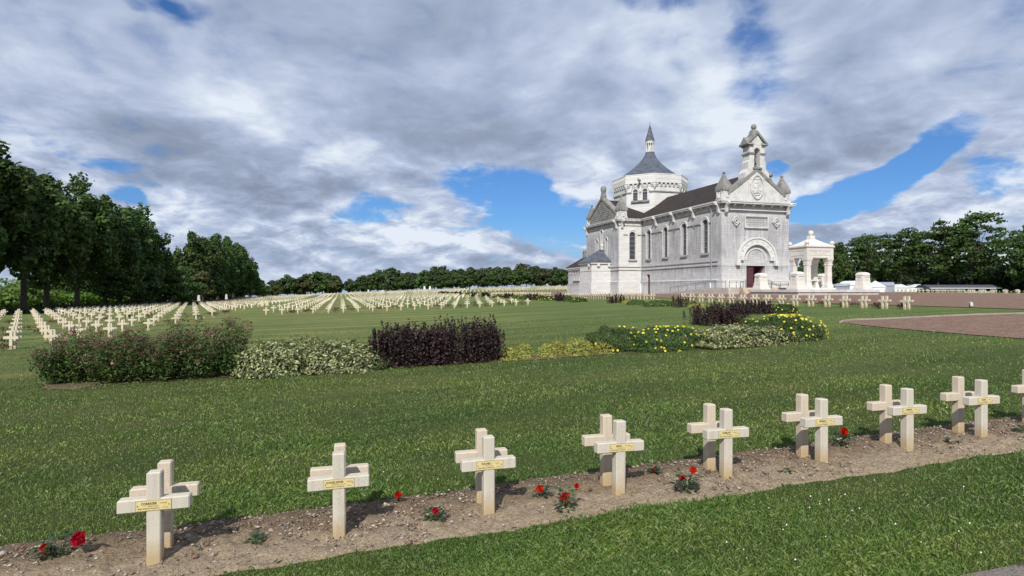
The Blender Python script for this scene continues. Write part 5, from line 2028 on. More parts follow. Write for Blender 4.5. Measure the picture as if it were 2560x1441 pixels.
def tree_meshes(kind, seed):
    rng = np.random.default_rng(seed)
    rnd = random.Random(seed)
    lobes = []
    if kind == 'tall':            # 20 m roadside trees with full, upright lobed crowns
        H, Rr, z0, lf, dens, nl = 20.0, 5.9, 2.9, 0.26, 5.0, 86
    elif kind == 'spreading':     # lower, layered crowns
        H, Rr, z0, lf, dens, nl = 10.0, 6.0, 1.6, 0.26, 5.0, 46
    elif kind == 'far':           # distant broadleaf
        H, Rr, z0, lf, dens, nl = 13.0, 5.6, 0.7, 0.42, 2.3, 46
    elif kind == 'windy':         # open crowns with sky showing through
        H, Rr, z0, lf, dens, nl = 15.0, 6.4, 1.6, 0.22, 5.2, 92
    else:                         # dense dark evergreen
        H, Rr, z0, lf, dens, nl = 16.0, 6.6, 1.0, 0.26, 4.5, 64
    env_c, env_h = (H + z0) / 2, (H - z0) / 2
    tries = 0
    while len(lobes) < nl and tries < 4000:
        tries += 1
        d = rng.normal(0, 1, 3)
        d /= np.linalg.norm(d)
        k = rng.uniform(0.45, 0.92)
        z = env_c + d[2] * env_h * k
        tt = (z - z0) / (H - z0)
        if kind == 'tall':
            prof = (math.sin(PI * min(1, max(0.03, tt) ** 0.62)) ** 0.55) if tt > 0.45 else 0.97
        elif kind == 'spreading':
            prof = (1 - tt) ** 0.45
        elif kind == 'windy':
            prof = max(0.25, math.sin(PI * min(1, max(0.05, tt) ** 0.9)) ** 0.7)
        elif kind == 'dense':
            prof = max(0.2, (1 - tt) ** 0.5)
        else:
            prof = math.sin(PI * min(1, max(0.04, tt) ** 0.75)) ** 0.5
        x, y = d[0] * Rr * k * prof, d[1] * Rr * k * prof
        if kind == 'windy':
            r = rng.uniform(0.45, 1.15)
            rr = (r * 1.5, r * 1.2, r * 0.42)
            x += (z - z0) * 0.16
        elif kind == 'spreading':
            r = rng.uniform(1.1, 1.8)
            rr = (r * 1.3, r * 1.3, r * 0.5)
        elif kind == 'tall':
            r = rng.uniform(0.85, 1.6)
            rr = (r * 0.9, r * 0.9, r * 1.25)
        else:
            r = rng.uniform(1.0, 1.9)
            rr = (r, r, r * 0.85)
        lobes.append(((x, y, z), rr))
    P, N = lobes_cloud(lobes, dens, rng)
    # loose sprays at the rim
    m = P[:, 2] > z0 * 0.6
    P, N = P[m], N[m]
    sp = rng.integers(0, len(P), len(P) // 8)
    c0 = np.array([0, 0, env_c])
    P2 = P[sp] + (P[sp] - c0) * rng.uniform(0.0, 0.10, (len(sp), 1)) + rng.normal(0, 0.2, (len(sp), 3))
    P, N = np.concatenate([P, P2]), np.concatenate([N, N[sp]])
    crown = np_mesh('crown', leaf_quads(P, N, lf, 0.62, rng, 'quad'), k=4)
    bm = bmesh.new()
    r0 = {'tall': 0.42, 'spreading': 0.30, 'far': 0.26, 'windy': 0.22, 'dense': 0.38}[kind]
    lean = 0.16 if kind == 'windy' else 0.0
    top = z0 + (H - z0) * 0.65
    spine = [(0, 0, -0.3), (0.02, 0, 0.4), (0.05, 0.05, z0), (lean * (top - z0) * 0.5 + 0.1, 0.1, (z0 + top) / 2), (lean * (top - z0), 0, top)]
    tube(bm, spine, [r0 * 1.35, r0, r0 * 0.82, r0 * 0.55, r0 * 0.15], 8)
    for (c, rr) in rnd.sample(lobes, min(len(lobes), 16)):
        zz = min(c[2] * rnd.uniform(0.45, 0.7), top)
        zz = max(zz, z0 * 0.8)
        sx = lean * max(0, zz - z0)
        mid = ((sx + c[0]) * 0.5, c[1] * 0.5, (zz + c[2]) * 0.5 - 0.2)
        tube(bm, [(sx, 0, zz), mid, c], [r0 * 0.42, r0 * 0.26, r0 * 0.08], 5)
    return crown, bm_mesh('trunk', bm)


TREE = {}


def tree_kind(kind, seeds):
    TREE[kind] = [tree_meshes(kind, s) for s in seeds]


tree_kind('tall', (1, 2, 3, 4))
tree_kind('spreading', (11, 12))
tree_kind('far', (21, 22, 23, 24))
tree_kind('windy', (31, 32, 33))
tree_kind('dense', (41, 42))
_tree_n = 0


def tree(kind, X, Y, s, label, group, leaf='tree_leaf', bark='bark', sx=1.0, name='broadleaf_tree', z=None, rz=None):
    global _tree_n
    cr, tr = TREE[kind][_tree_n % len(TREE[kind])]
    _tree_n += 1
    key = (cr.name, leaf)
    if key not in _variants:
        c2 = cr.copy()
        c2.materials.clear()
        c2.materials.append(MATS[leaf])
        _variants[key] = c2
    key2 = (tr.name, bark)
    if key2 not in _variants:
        t2 = tr.copy()
        t2.materials.clear()
        t2.materials.append(MATS[bark])
        _variants[key2] = t2
    o = empty(name, (X, Y, (G(X, Y) if z is None else z)), label, 'tree', group, (random.uniform(0, 6.28) if rz is None else rz))
    o.scale = (s * sx, s * sx, s)
    link('crown', _variants[key], None, o)
    link('trunk', _variants[key2], None, o)
    return o


_variants = {}
random.seed(3)
ORD = ['first', 'second', 'third', 'fourth', 'fifth', 'sixth', 'seventh', 'eighth', 'ninth', 'tenth', 'eleventh', 'twelfth', 'thirteenth', 'fourteenth', 'fifteenth', 'sixteenth', 'seventeenth', 'eighteenth', 'nineteenth', 'twentieth']


def on_plane_x(px, Xp):
    """distance along the camera axis at which column px meets the plane X = Xp"""
    k = ST + CT * (px - CX) / F
    z = Xp / k
    return cam2w(px, z)[1], z


# the tall avenue on the left: trunk columns read off along X = -41
for i, px in enumerate((-150, -20, 66, 137, 207, 262, 302, 335, 362)):
    Y, z = on_plane_x(px, -41.0)
    tree('tall', -41.5 + random.uniform(-.6, .6), Y, 1.02 * ((1.12, 1.10, 1.04, 1.02, 1.05, 1.0, 1.03, 1.02, 1.04)[i]), 'tall dark green avenue tree, %s of the near row from the left' % ORD[i], 'tall trees of the left avenue', name='avenue_tree')
for i, px in enumerate((488, 510, 531, 550, 568, 585, 600, 614, 626)):
    Y, z = on_plane_x(px, -42.0)
    tree('tall', -42.5 + random.uniform(-.8, .8), Y, (1.06, 1.10, 1.12, 1.14, 1.2, 1.22, 1.2, 1.12, 0.95)[i] * 1.02, 'tall dark tree of the farther avenue clump, %s from its left end' % ORD[i], 'tall trees of the left avenue', name='avenue_tree')
for i, (px, Xp, s, lf) in enumerate(((300, -38.5, 0.78, 'tree_leaf'), (355, -38.5, 0.86, 'tree_leaf'), (412, -39.5, 1.05, 'tree_leaf'), (458, -39.5, 1.0, 'tree_leaf'), (495, -39.0, 0.98, 'olive_leaf'), (524, -39.5, 1.0, 'tree_leaf'), (556, -40.0, 0.95, 'tree_leaf'), (592, -41, 1.0, 'tree_leaf'), (628, -42, 1.2, 'tree_leaf'), (648, -43, 1.2, 'tree_leaf'))):
    Y, z = on_plane_x(px, Xp)
    tree('spreading', Xp, Y, s, 'low spreading tree under the avenue crowns, %s from the left' % ORD[i], 'low trees along the left field', lf, name='spreading_tree')
# second rank behind the avenue so that no daylight shows between the crowns
for i, px in enumerate((175, 245, 296, 334, 520, 555, 590)):
    Y, z = on_plane_x(px, -54.0)
    tree('tall', -54.0, Y, 0.9, 'dark tree of the rank behind the avenue, %s from the left' % ORD[i], 'trees behind the left avenue', name='avenue_tree')

# clipped low hedge under the trees
bm = bmesh.new()
hr = np.random.default_rng(77)
ys = np.arange(22, 305, 0.5)
n = 52000
hy = hr.uniform(22, 190, n)
side = hr.uniform(0, 1, n)
hx = np.where(side < 0.5, -36.0 + hr.normal(0, 0.03, n), -36.0 - hr.uniform(0, 1.1, n))
hz = np.where(side < 0.5, hr.uniform(0, 0.78, n), 0.78 + hr.normal(0, 0.03, n))
P = np.stack([hx, hy, Gv(hx, hy) + hz], -1)
N = np.where((side < 0.5)[:, None], np.array([[1, 0, 0.2]]), np.array([[0, 0, 1]])) + hr.normal(0, 0.5, (n, 3))
hd = empty('clipped_hedge', (-36.5, 60, G(-36.5, 60)), 'long dark clipped hedge at the foot of the left avenue trees', 'hedge')
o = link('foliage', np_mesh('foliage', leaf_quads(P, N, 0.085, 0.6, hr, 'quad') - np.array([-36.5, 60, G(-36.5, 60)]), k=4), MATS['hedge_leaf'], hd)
bm = bmesh.new()
prev = None
for y in np.arange(22, 300, 2.0):
    g = G(-36.5, y)
    q = [bm.verts.new((dx, y - 60, g + zz - G(-36.5, 60))) for dx, zz in ((0.46, -0.2), (0.46, 0.72), (-0.5, 0.72), (-0.5, -0.2))]
    if prev:
        for k in range(3):
            bm.faces.new((prev[k], prev[k + 1], q[k + 1], q[k]))
    prev = q
link('hedge_core', bm_mesh('hedge_core', bm), MATS['hedge_leaf'], hd)


def bush(X, Y, rx, ry, h, leaf, mat, label, group, n=2600, name='bush', z=None, seed=0, cat='bush', rz=0.0):
    rng = np.random.default_rng(seed + int(abs(X * 13 + Y * 7)))
    o = empty(name, (X, Y, (G(X, Y) if z is None else z)), label, cat, group, rz)
    L = []
    for k in range(12):
        a = rng.uniform(0, 6.28)
        q = rng.uniform(0, 0.72)
        L.append(((rx * q * math.cos(a), ry * q * math.sin(a), h * rng.uniform(0.3, 0.75)), (rx * 0.42, ry * 0.42, h * 0.34)))
    P, N = lobes_cloud(L, 1.0, rng)
    idx = rng.integers(0, len(P), n) if len(P) < n else np.arange(n)
    Ps, Ns = [], []
    per = n // 12
    for (c, r) in L:
        d = rng.normal(0, 1, (per, 3))
        d /= np.linalg.norm(d, axis=1, keepdims=True)
        Ps.append(np.asarray(c) + d * np.asarray(r) * (1 - np.abs(rng.normal(0, 0.25, (per, 1)))))
        Ns.append(d + rng.normal(0, 0.5, (per, 3)) + [0, 0, 0.4])
    P, N = np.concatenate(Ps), np.concatenate(Ns)
    P[:, 2] = np.abs(P[:, 2])
    link('foliage', np_mesh('foliage', leaf_quads(P, N, leaf, 0.6, rng, 'quad'), k=4), MATS[mat], o)
    bm = bmesh.new()
    for k in range(7):
        a = rng.uniform(0, 6.28)
        tube(bm, [(0, 0, -0.05), (rx * 0.25 * math.cos(a), ry * 0.25 * math.sin(a), h * 0.35), (rx * 0.5 * math.cos(a), ry * 0.5 * math.sin(a), h * 0.7)], [0.05 * h / 3 + 0.01, 0.03 * h / 3 + 0.006, 0.004], 5)
    link('stems', bm_mesh('stems', bm), MATS['stem'], o)
    return o


# sunlit bushes seen under the avenue
for i, (px, zc_, w, h) in enumerate(((-40, 100, 7, 4.0), (15, 98, 6, 3.4), (60, 102, 6, 3.9), (100, 110, 6, 4.2), (170, 112, 5, 3.2), (232, 120, 5, 3.0), (290, 128, 5, 3.4), (330, 138, 6, 4.0), (40, 122, 10, 6), (130, 130, 10, 6.0))):
    X, Y = cam2w(px, zc_)
    bush(X, Y, w, w, h, 0.24, 'bright_leaf', 'bright sunlit green bush behind the hedge, %s from the left' % ORD[i] if i < 8 else 'taller sunlit bush behind the lower ones, %s of the two' % ('left' if i == 8 else 'right'),
         'sunlit bushes under the left trees', 2400)

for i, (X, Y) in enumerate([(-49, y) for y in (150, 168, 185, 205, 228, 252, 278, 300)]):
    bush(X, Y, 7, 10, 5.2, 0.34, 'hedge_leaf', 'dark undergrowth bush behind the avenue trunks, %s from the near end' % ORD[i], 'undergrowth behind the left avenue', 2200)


# far tree lines
def far_row(pxs, zs, hs, base, label, group, leafs, pale=()):
    for i, px in enumerate(pxs):
        z = zs[i] if hasattr(zs, '__len__') else zs
        X, Y = cam2w(px, z)
        h = hs[i]
        h *= random.uniform(0.92, 1.08)
        s = h / 13.0
        zb = base(px, z) if base else None
        tree('far', X, Y, s, label % ORD[i] if '%s' in label else label, group, leafs[i % len(leafs)], 'pale_bark' if i in pale else 'bark', 1.18, z=zb, name='distant_tree')


# left-centre clump (columns 668..842)
far_row([680, 700, 718, 736, 752, 770, 788, 806, 822, 836], 330, [9.0, 10.5, 12.0, 11.0, 12.0, 12.5, 11.5, 13.5, 12.5, 12], lambda px, z: CAMH - (742 - HY) / F * z - (0 if px < 760 else -0.8),
        'distant tree in the clump left of the skyline gap, %s from the left', 'distant trees left of the gap', ['far_leaf', 'olive_leaf', 'far_leaf', 'tree_leaf'])
# right-centre wood (columns 868..1420)
cols = [874, 890, 908, 926, 944, 962, 980, 1000, 1020, 1042, 1064, 1086, 1108, 1130, 1152, 1174, 1196, 1220, 1244, 1268]
hts = [8.5, 9.5, 11.5, 11, 11.5, 13.5, 15.5, 12, 11.5, 12, 11.5, 13, 14.5, 12.5, 12, 12.5, 11.5, 12.5, 13, 12]
far_row(cols, 330, hts, lambda px, z: CAMH - (735 - (px - 874) * 0.040 - HY) / F * z, 'distant tree in the wood right of the skyline gap, %s from the left', 'distant trees right of the gap', ['far_leaf', 'tree_leaf', 'far_leaf'], (6, 9, 11, 15))
cols = [1292, 1316, 1340, 1364, 1388, 1412, 1436, 1302, 1330, 1356, 1380, 1404, 1460, 1490]
hts = [12, 14, 12, 11.5, 11.5, 11, 11, 10.5, 10, 10.5, 10, 10, 10, 10]
far_row(cols, [320] * 7 + [300] * 7, hts, lambda px, z: CAMH - (718.5 - HY) / F * z, 'distant tree in the wood just left of the chapel, %s counted from the gap', 'distant trees beside the chapel', ['far_leaf', 'olive_leaf', 'far_leaf', 'tree_leaf'], (1, 4))
cols = [966, 1006, 1032, 1052, 1096, 1120, 1142, 1164, 1208, 1232, 1256, 1280]
far_row(cols, 300, [6, 8, 7, 8.5, 7.5, 8.5, 9, 8, 9, 9, 9, 9], lambda px, z: CAMH - (733 - (px - 874) * 0.036 - HY) / F * z, 'smaller distant tree at the front edge of the right wood, %s from the left', 'front trees of the distant wood', ['far_leaf', 'tree_leaf'])

# right-hand trees behind the plaza
right = [(2100, 150, 13.0, 'dense'), (2130, 155, 15.0, 'windy'), (2168, 150, 15.5, 'windy'), (2205, 158, 16.5, 'windy'), (2250, 150, 17.0, 'windy'), (2300, 150, 16.5, 'windy'), (2345, 146, 19.0, 'windy'), (2385, 150, 18.5, 'windy'),
         (2430, 142, 20.5, 'windy'), (2482, 138, 9.5, 'dense'), (2522, 132, 12.5, 'windy'), (2572, 122, 14.5, 'dense'), (2640, 118, 14.0, 'dense'), (2180, 175, 13.5, 'dense'), (2275, 178, 13.5, 'dense'), (2360, 175, 13.5, 'dense'), (2440, 172, 13.0, 'dense'), (2020, 160, 11, 'dense'), (2060, 162, 11, 'dense')]
LR = ['dark tree at the left end of the right-hand row behind the canopy', 'wind-blown tree above the canopy roof edge in the right-hand row', 'wind-blown tree above the white marquee', 'leafy tree right of the lone memorial block',
      'open-crowned tree with bare trunk over the pale marquees', 'broad wind-swept tree over the left end of the long shed', 'tall wind-swept tree over the middle of the long shed', 'wind-swept tree left of the tallest open crown',
      'tallest open-crowned tree leaning over the right end of the shed', 'dark low evergreen in the dip before the right edge', 'dark tree rising beside the right edge of the frame', 'large dark tree cut by the right edge of the frame',
      'large dark tree just past the right edge']
HB = {'windy': 15.0, 'dense': 16.0}
for i, (px, z, h, kd) in enumerate(right):
    X, Y = cam2w(px, z)
    lab = LR[i] if i < len(LR) else 'dark tree of the back rank behind the right-hand row, %s of six' % ORD[i - len(LR)]
    tree(kd, X, Y, h / HB[kd], lab, 'trees right of the plaza', 'tree_leaf', 'bark', 0.95 if kd == 'windy' else 0.8, z=min(G(X, Y), CAMH - 3.0 / F * z), name='wind_swept_tree' if kd == 'windy' else 'evergreen_tree', rz=-TH + random.uniform(-0.5, 0.5))


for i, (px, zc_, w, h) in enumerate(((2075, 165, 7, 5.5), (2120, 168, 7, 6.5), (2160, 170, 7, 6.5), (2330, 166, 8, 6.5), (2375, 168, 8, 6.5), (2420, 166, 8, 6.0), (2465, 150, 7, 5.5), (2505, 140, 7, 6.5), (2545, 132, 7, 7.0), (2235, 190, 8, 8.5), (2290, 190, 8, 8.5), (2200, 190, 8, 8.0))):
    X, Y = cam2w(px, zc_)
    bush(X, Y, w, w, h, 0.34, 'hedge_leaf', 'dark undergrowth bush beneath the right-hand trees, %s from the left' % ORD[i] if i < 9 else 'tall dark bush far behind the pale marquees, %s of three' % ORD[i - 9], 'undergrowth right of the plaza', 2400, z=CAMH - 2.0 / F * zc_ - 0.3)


# ------------------------------------------------------------------ planted beds
def unit_rows(n, rng):
    d = rng.normal(0, 1, (n, 3))
    return d / np.linalg.norm(d, axis=1, keepdims=True)


def shrub(kind, x0, x1, yb, hpx, label, group, n, leaf, mat, depth=None, bloom=None, name='shrub', cat='shrub', seed=1, top=None):
    """one planted shrub standing on the lawn: its foot spans picture columns x0..x1 at row yb"""
    rng = np.random.default_rng(seed + int(x0))
    X, Y, Z, z = at((x0 + x1) / 2, yb)
    w = (x1 - x0) * z / (F * CT - ((x0 + x1) / 2 - CX) * ST) / 2
    h = hpx * z / F
    d = (depth or w) * 0.5 if depth else min(w, 0.8)
    Yc = Y + d
    Zc = G(X, Yc)
    h += max(0, Z - Zc)
    o = empty(name, (X, Yc, Zc), label, cat, group)
    scale_leaf = leaf
    if kind == 'mound' or kind == 'box':
        p_ = 3.2 if kind == 'box' else 2.3
        dv = unit_rows(n, rng)
        dv[:, 2] = np.abs(dv[:, 2]) * 1.15 - 0.12
        q = (np.abs(dv[:, 0]) ** p_ + np.abs(dv[:, 1]) ** p_ + np.abs(dv[:, 2]) ** p_) ** (-1 / p_)
        rad = 1 - np.abs(rng.normal(0, 0.13, n))
        bumps = 1 + 0.09 * np.sin(dv[:, 0] * 9 + seed) * np.sin(dv[:, 1] * 8 + 1) + 0.06 * np.sin(dv[:, 2] * 11 + dv[:, 0] * 6)
        P = dv * (q * rad * bumps)[:, None] * np.array([w, d, h * 0.98])
        P[:, 2] = np.maximum(P[:, 2], rng.uniform(0.01, 0.12, n) * h)
        N = dv + rng.normal(0, 0.6, (n, 3)) + [0, 0, 0.35]
        V = leaf_quads(P, N, leaf, 0.5, rng)
    elif kind == 'shoots':
        ns = max(12, int(n / 50))
        bxs = rng.uniform(-1, 1, ns)
        bys = rng.uniform(-1, 1, ns)
        hh = h * (0.80 + 0.13 * np.sin(bxs * 7 + seed) * np.sin(bys * 3 + seed) + rng.normal(0, 0.12, ns)) * (1 - 0.26 * np.abs(bxs) ** 5)
        hh = np.minimum(hh, h * 1.06)
        Ps, Ns = [], []
        for i in range(ns):
            m = 50
            t_ = rng.uniform(0.03, 1, m) ** 0.9
            lx, ly = rng.normal(0, 0.06, 2)
            st = 0.075 * (1.12 - t_ * 0.85)
            a = rng.uniform(0, 6.28, m)
            P = np.stack([bxs[i] * w * 0.95 + lx * t_ + np.cos(a) * st, bys[i] * d * 0.95 + ly * t_ + np.sin(a) * st, t_ * hh[i]], -1)
            Ps.append(P)
            Ns.append(np.stack([np.cos(a) * 0.7, np.sin(a) * 0.7, np.full(m, 0.6)], -1) + rng.normal(0, 0.4, (m, 3)))
        V = leaf_quads(np.concatenate(Ps), np.concatenate(Ns), leaf, 0.52, rng)
    elif kind == 'loose':
        ns = max(24, int(n / 46))
        Ps, Ns, heads = [], [], []
        for i in range(ns):
            ux, uy = rng.uniform(-1, 1), rng.uniform(-1, 1)
            q = max(abs(ux), abs(uy))
            tipx, tipy = ux * w * 1.06, uy * d * 1.1
            tz = h * (1.0 - 0.22 * q ** 4) * rng.uniform(0.50, 1.08) * (0.92 + 0.12 * math.sin(ux * 5 + seed))
            m = 46
            t_ = rng.uniform(0.12, 1, m)
            jit = rng.normal(0, 0.055, (m, 3))
            P = np.stack([tipx * (0.7 + 0.3 * t_), tipy * (0.7 + 0.3 * t_), tz * t_], -1) + jit
            P[:, 2] = np.maximum(P[:, 2], 0.02)
            Ps.append(P)
            Ns.append(rng.normal(0, 0.8, (m, 3)) + [0, -0.2, 0.7])
            if rng.uniform() < 0.9:
                heads.append((tipx, tipy, tz))
        V = leaf_quads(np.concatenate(Ps), np.concatenate(Ns), leaf, 0.36, rng)
        hp = np.array(heads)
        m = 22
        HP = np.repeat(hp, m, 0) + rng.normal(0, 1, (len(hp) * m, 3)) * [0.055, 0.055, 0.016] + [0, 0, 0.02]
        link('seed_heads', np_mesh('seed_heads', leaf_quads(HP, rng.normal(0, 0.5, HP.shape) + [0, 0, 1], 0.016, 0.8, rng), k=4), MATS['spirea_head'], o)
    link('foliage', np_mesh('foliage', V, k=4), MATS[mat], o)
    bm = bmesh.new()
    for k in range(10):
        a = rng.uniform(0, 6.28)
        q = rng.uniform(0.2, 0.8)
        tube(bm, [(w * 0.4 * q * math.cos(a), d * 0.4 * q * math.sin(a), -0.03), (w * q * math.cos(a), d * q * math.sin(a), h * 0.7)], [0.010, 0.004], 4)
    link('stems', bm_mesh('stems', bm), MATS['stem'], o)
    if bloom:
        nb, bs_, bmat, zlo = bloom
        for k in range(nb):
            a = rng.uniform(PI, 2 * PI) if rng.uniform() < 0.75 else rng.uniform(0, PI)
            e = rng.uniform(zlo, 1.45)
            dv = np.array([math.cos(a) * math.cos(e), math.sin(a) * math.cos(e), math.sin(e)])
            p_ = 3.0
            q = (np.abs(dv) ** p_).sum() ** (-1 / p_) * 1.03
            c = dv * q * np.array([w, d, h])
            ax = Vector(dv + rng.normal(0, 0.3, 3) + np.array([0, -0.5, 0.3])).normalized()
            u = ax.orthogonal().normalized()
            v = ax.cross(u)
            VV = []
            for j in range(5):
                b0 = 2 * PI * j / 5
                def pt(r, ang, up):
                    return Vector(c) + (u * math.cos(ang) + v * math.sin(ang)) * r + ax * up
                VV += [pt(0, b0, 0), pt(bs_ * 0.8, b0 - 0.55, bs_ * 0.3), pt(bs_ * 1.05, b0, bs_ * 0.22), pt(bs_ * 0.8, b0 + 0.55, bs_ * 0.3)]
            link('flower', np_mesh('flower', np.array([p[:] for p in VV]), k=4), MATS[bmat], o)
    return o


GF = 'shrubs of the near flower bed'
shrub('loose', 70, 262, 964, 128, 'leafy spirea bush with faded brown heads at the left end of the near bed', GF, 12000, 0.042, 'spirea_leaf', 1.7, (5, 0.035, 'pink_head', 0.1), 'spirea_bush', seed=2)
shrub('loose', 215, 440, 962, 124, 'leafy spirea bush with pink heads, middle of the three in the near bed', GF, 12500, 0.042, 'spirea_leaf', 1.7, (7, 0.032, 'pink_head', 0.0), 'spirea_bush', seed=3)
shrub('loose', 385, 602, 952, 150, 'tallest spirea bush, touching the cream-edged shrub in the near bed', GF, 12500, 0.042, 'spirea_leaf', 1.7, (7, 0.032, 'pink_head', 0.0), 'spirea_bush', seed=4)
shrub('mound', 574, 790, 947, 90, 'left low shrub with cream-edged leaves beside the spirea', GF, 5400, 0.044, 'cream_leaf', 1.3, None, 'variegated_shrub', seed=5)
shrub('mound', 735, 974, 937, 80, 'right low shrub with cream-edged leaves touching the dark purple hedge', GF, 5400, 0.044, 'cream_leaf', 1.3, None, 'variegated_shrub', seed=6)
shrub('mound', 690, 830, 905, 66, 'greener shrub rising behind the cream-edged pair', GF, 2400, 0.034, 'cream_leaf', 0.9, None, 'variegated_shrub', seed=7)
shrub('shoots', 924, 1110, 921, 112, 'dark purple upright shrub, left half of the near purple hedge', GF, 11500, 0.036, 'purple_leaf', 1.25, None, 'purple_shrub', seed=8)
shrub('shoots', 1082, 1268, 911, 116, 'dark purple upright shrub, right half of the near purple hedge', GF, 11500, 0.036, 'purple_leaf', 1.25, None, 'purple_shrub', seed=9)
for i, (x0, x1, yb, hp, nm) in enumerate(((1262, 1304, 903, 32, 'small golden shrub touching the near purple hedge'), (1296, 1342, 898, 38, 'small golden shrub, second right of the near purple hedge'), (1354, 1398, 895, 34, 'small golden shrub right of the bare gap in the bed'),
                                         (1380, 1424, 889, 36, 'small golden shrub set back, middle of the golden line'), (1424, 1500, 892, 44, 'widest golden shrub before the yellow-flowered bush'), (1496, 1552, 886, 28, 'low golden shrub at the foot of the yellow-flowered bush'))):
    shrub('mound', x0, x1, yb, hp, nm, 'small golden shrubs', 1500, 0.026, 'gold_leaf', None, None, 'golden_shrub', seed=20 + i)
shrub('box', 1500, 1640, 882, 60, 'green bush with few yellow flowers right of the golden shrubs', GF, 5200, 0.030, 'shrub_leaf', 1.5, (16, 0.040, 'yellow_petal', 0.0), 'yellow_flowered_bush', seed=31)
shrub('box', 1615, 1808, 878, 56, 'green bush studded with yellow flowers in the middle of the near bed', GF, 6200, 0.030, 'shrub_leaf', 1.5, (85, 0.034, 'yellow_petal', 0.0), 'yellow_flowered_bush', seed=32)
shrub('box', 1785, 2034, 868, 50, 'long low cream-edged shrub toward the right end of the near bed', GF, 6500, 0.044, 'cream_leaf', 1.6, None, 'variegated_shrub', seed=33)
shrub('mound', 1890, 2010, 838, 36, 'plain green bush behind the long cream-edged shrub', GF, 4200, 0.032, 'shrub_leaf', 1.6, (14, 0.034, 'yellow_petal', 0.5), 'yellow_flowered_bush', seed=34)
shrub('mound', 1955, 2098, 854, 62, 'rounded bush covered in yellow flowers at the right tip of the near bed', GF, 6200, 0.030, 'shrub_leaf', 2.0, (98, 0.036, 'yellow_petal', 0.0), 'yellow_flowered_bush', seed=35)
GB = 'shrubs of the far flower bed'
shrub('mound', 1764, 1800, 812, 38, 'narrow cream-edged shrub at the left side of the big purple bush', GB, 1700, 0.034, 'cream_leaf', 1.3, None, 'variegated_shrub', seed=36)
shrub('shoots', 1780, 1888, 815, 60, 'big dark purple bush standing behind the right end of the near bed', GB, 7500, 0.040, 'purple_leaf', 2.2, None, 'purple_shrub', seed=37)
shrub('shoots', 1868, 1968, 786, 36, 'dark purple bush behind and right of the big purple one', GB, 5200, 0.042, 'purple_leaf', 2.0, None, 'purple_shrub', seed=38)
shrub('mound', 1958, 2010, 784, 24, 'small yellow-flowered bush at the right end of the far purple bushes', GB, 2400, 0.036, 'shrub_leaf', 1.2, (26, 0.036, 'yellow_petal', 0.0), 'yellow_flowered_bush', seed=39)
far_bed = [
    ('mound', 1738, 1784, 771, 11, 'gold_leaf', 'low golden patch left of the big purple bush'),
    ('shoots', 1692, 1740, 769.5, 32, 'purple_leaf', 'purple bush at the right end of the long yellow-flowered bush'),
    ('mound', 1622, 1700, 767, 17, 'yf', 'long low yellow-flowered bush between two purple bushes'),
    ('mound', 1582, 1628, 762.5, 13, 'spirea_leaf', 'brownish low shrub left of the long yellow-flowered bush'),
    ('mound', 1560, 1584, 760, 8, 'gold_leaf', 'tiny golden shrub right of the lone dark purple bush'),
    ('shoots', 1529, 1568, 758.5, 24, 'purple_leaf', 'lone dark purple bush before the church side door'),
    ('mound', 1520, 1532, 757.5, 8, 'gold_leaf', 'tiny golden tuft left of the lone dark purple bush'),
    ('mound', 1434, 1476, 755.5, 12, 'yf', 'yellow-flowered bush before the slate-roofed annexe'),
    ('mound', 1414, 1438, 754.5, 15, 'spirea_leaf', 'brownish shrub left of the yellow bush before the annexe'),
    ('shoots', 1394, 1419, 753.5, 22, 'purple_leaf', 'dark purple bush near the left corner of the sacristy'),
    ('mound', 1366, 1396, 752, 12, 'yf', 'yellow-flowered bush left of the purple bush by the sacristy'),
    ('mound', 1344, 1370, 751, 13, 'yf', 'yellow-flowered bush, left one of two before the sacristy'),
    ('shoots', 1322, 1352, 750, 17, 'purple_leaf', 'purple bush right of the last field cross'),
    ('mound', 1306, 1326, 749, 12, 'spirea_leaf', 'brownish shrub in the far end of the bed'),
    ('mound', 1280, 1312, 748, 10, 'yf', 'yellow bush in the far end of the bed above the field crosses'),
    ('shoots', 1264, 1286, 746, 13, 'purple_leaf', 'fourth purple bush from the left end of the far bed'),
    ('mound', 1236, 1264, 744.5, 9, 'yf', 'third yellow bush from the left end of the far bed'),
    ('shoots', 1207, 1226, 742.5, 12, 'purple_leaf', 'third purple bush from the left end of the far bed'),
    ('shoots', 1176, 1198, 742, 12, 'purple_leaf', 'second purple bush from the left end of the far bed'),
    ('mound', 1153, 1178, 741, 9, 'yf', 'second yellow bush from the left end of the far bed'),
    ('shoots', 1136, 1158, 739.5, 11, 'purple_leaf', 'small purple bush near the left end of the far bed'),
    ('mound', 1124, 1140, 739, 8, 'yf', 'leftmost yellow bush of the far bed'),
    ('mound', 1094, 1130, 738, 9, 'purple_leaf', 'low purple mound at the left end of the far bed'),
]
for i, (kd, x0, x1, yb, hp, mt, lab) in enumerate(far_bed):
    _, _, _, zz = at((x0 + x1) / 2, yb)
    if mt == 'yf':
        shrub(kd, x0, x1, yb, hp, lab, GB, 1500, 0.04 * zz / 35, 'shrub_leaf', None, (22, 0.022 * zz / 30, 'yellow_petal', 0.0), 'yellow_flowered_bush', seed=60 + i)
    else:
        nm = {'gold_leaf': 'golden_shrub', 'purple_leaf': 'purple_shrub', 'spirea_leaf': 'spirea_bush'}[mt]
        shrub(kd, x0, x1, yb, hp, lab, GB, 1700, 0.034 * zz / 35, mt, None, None, nm, seed=60 + i)

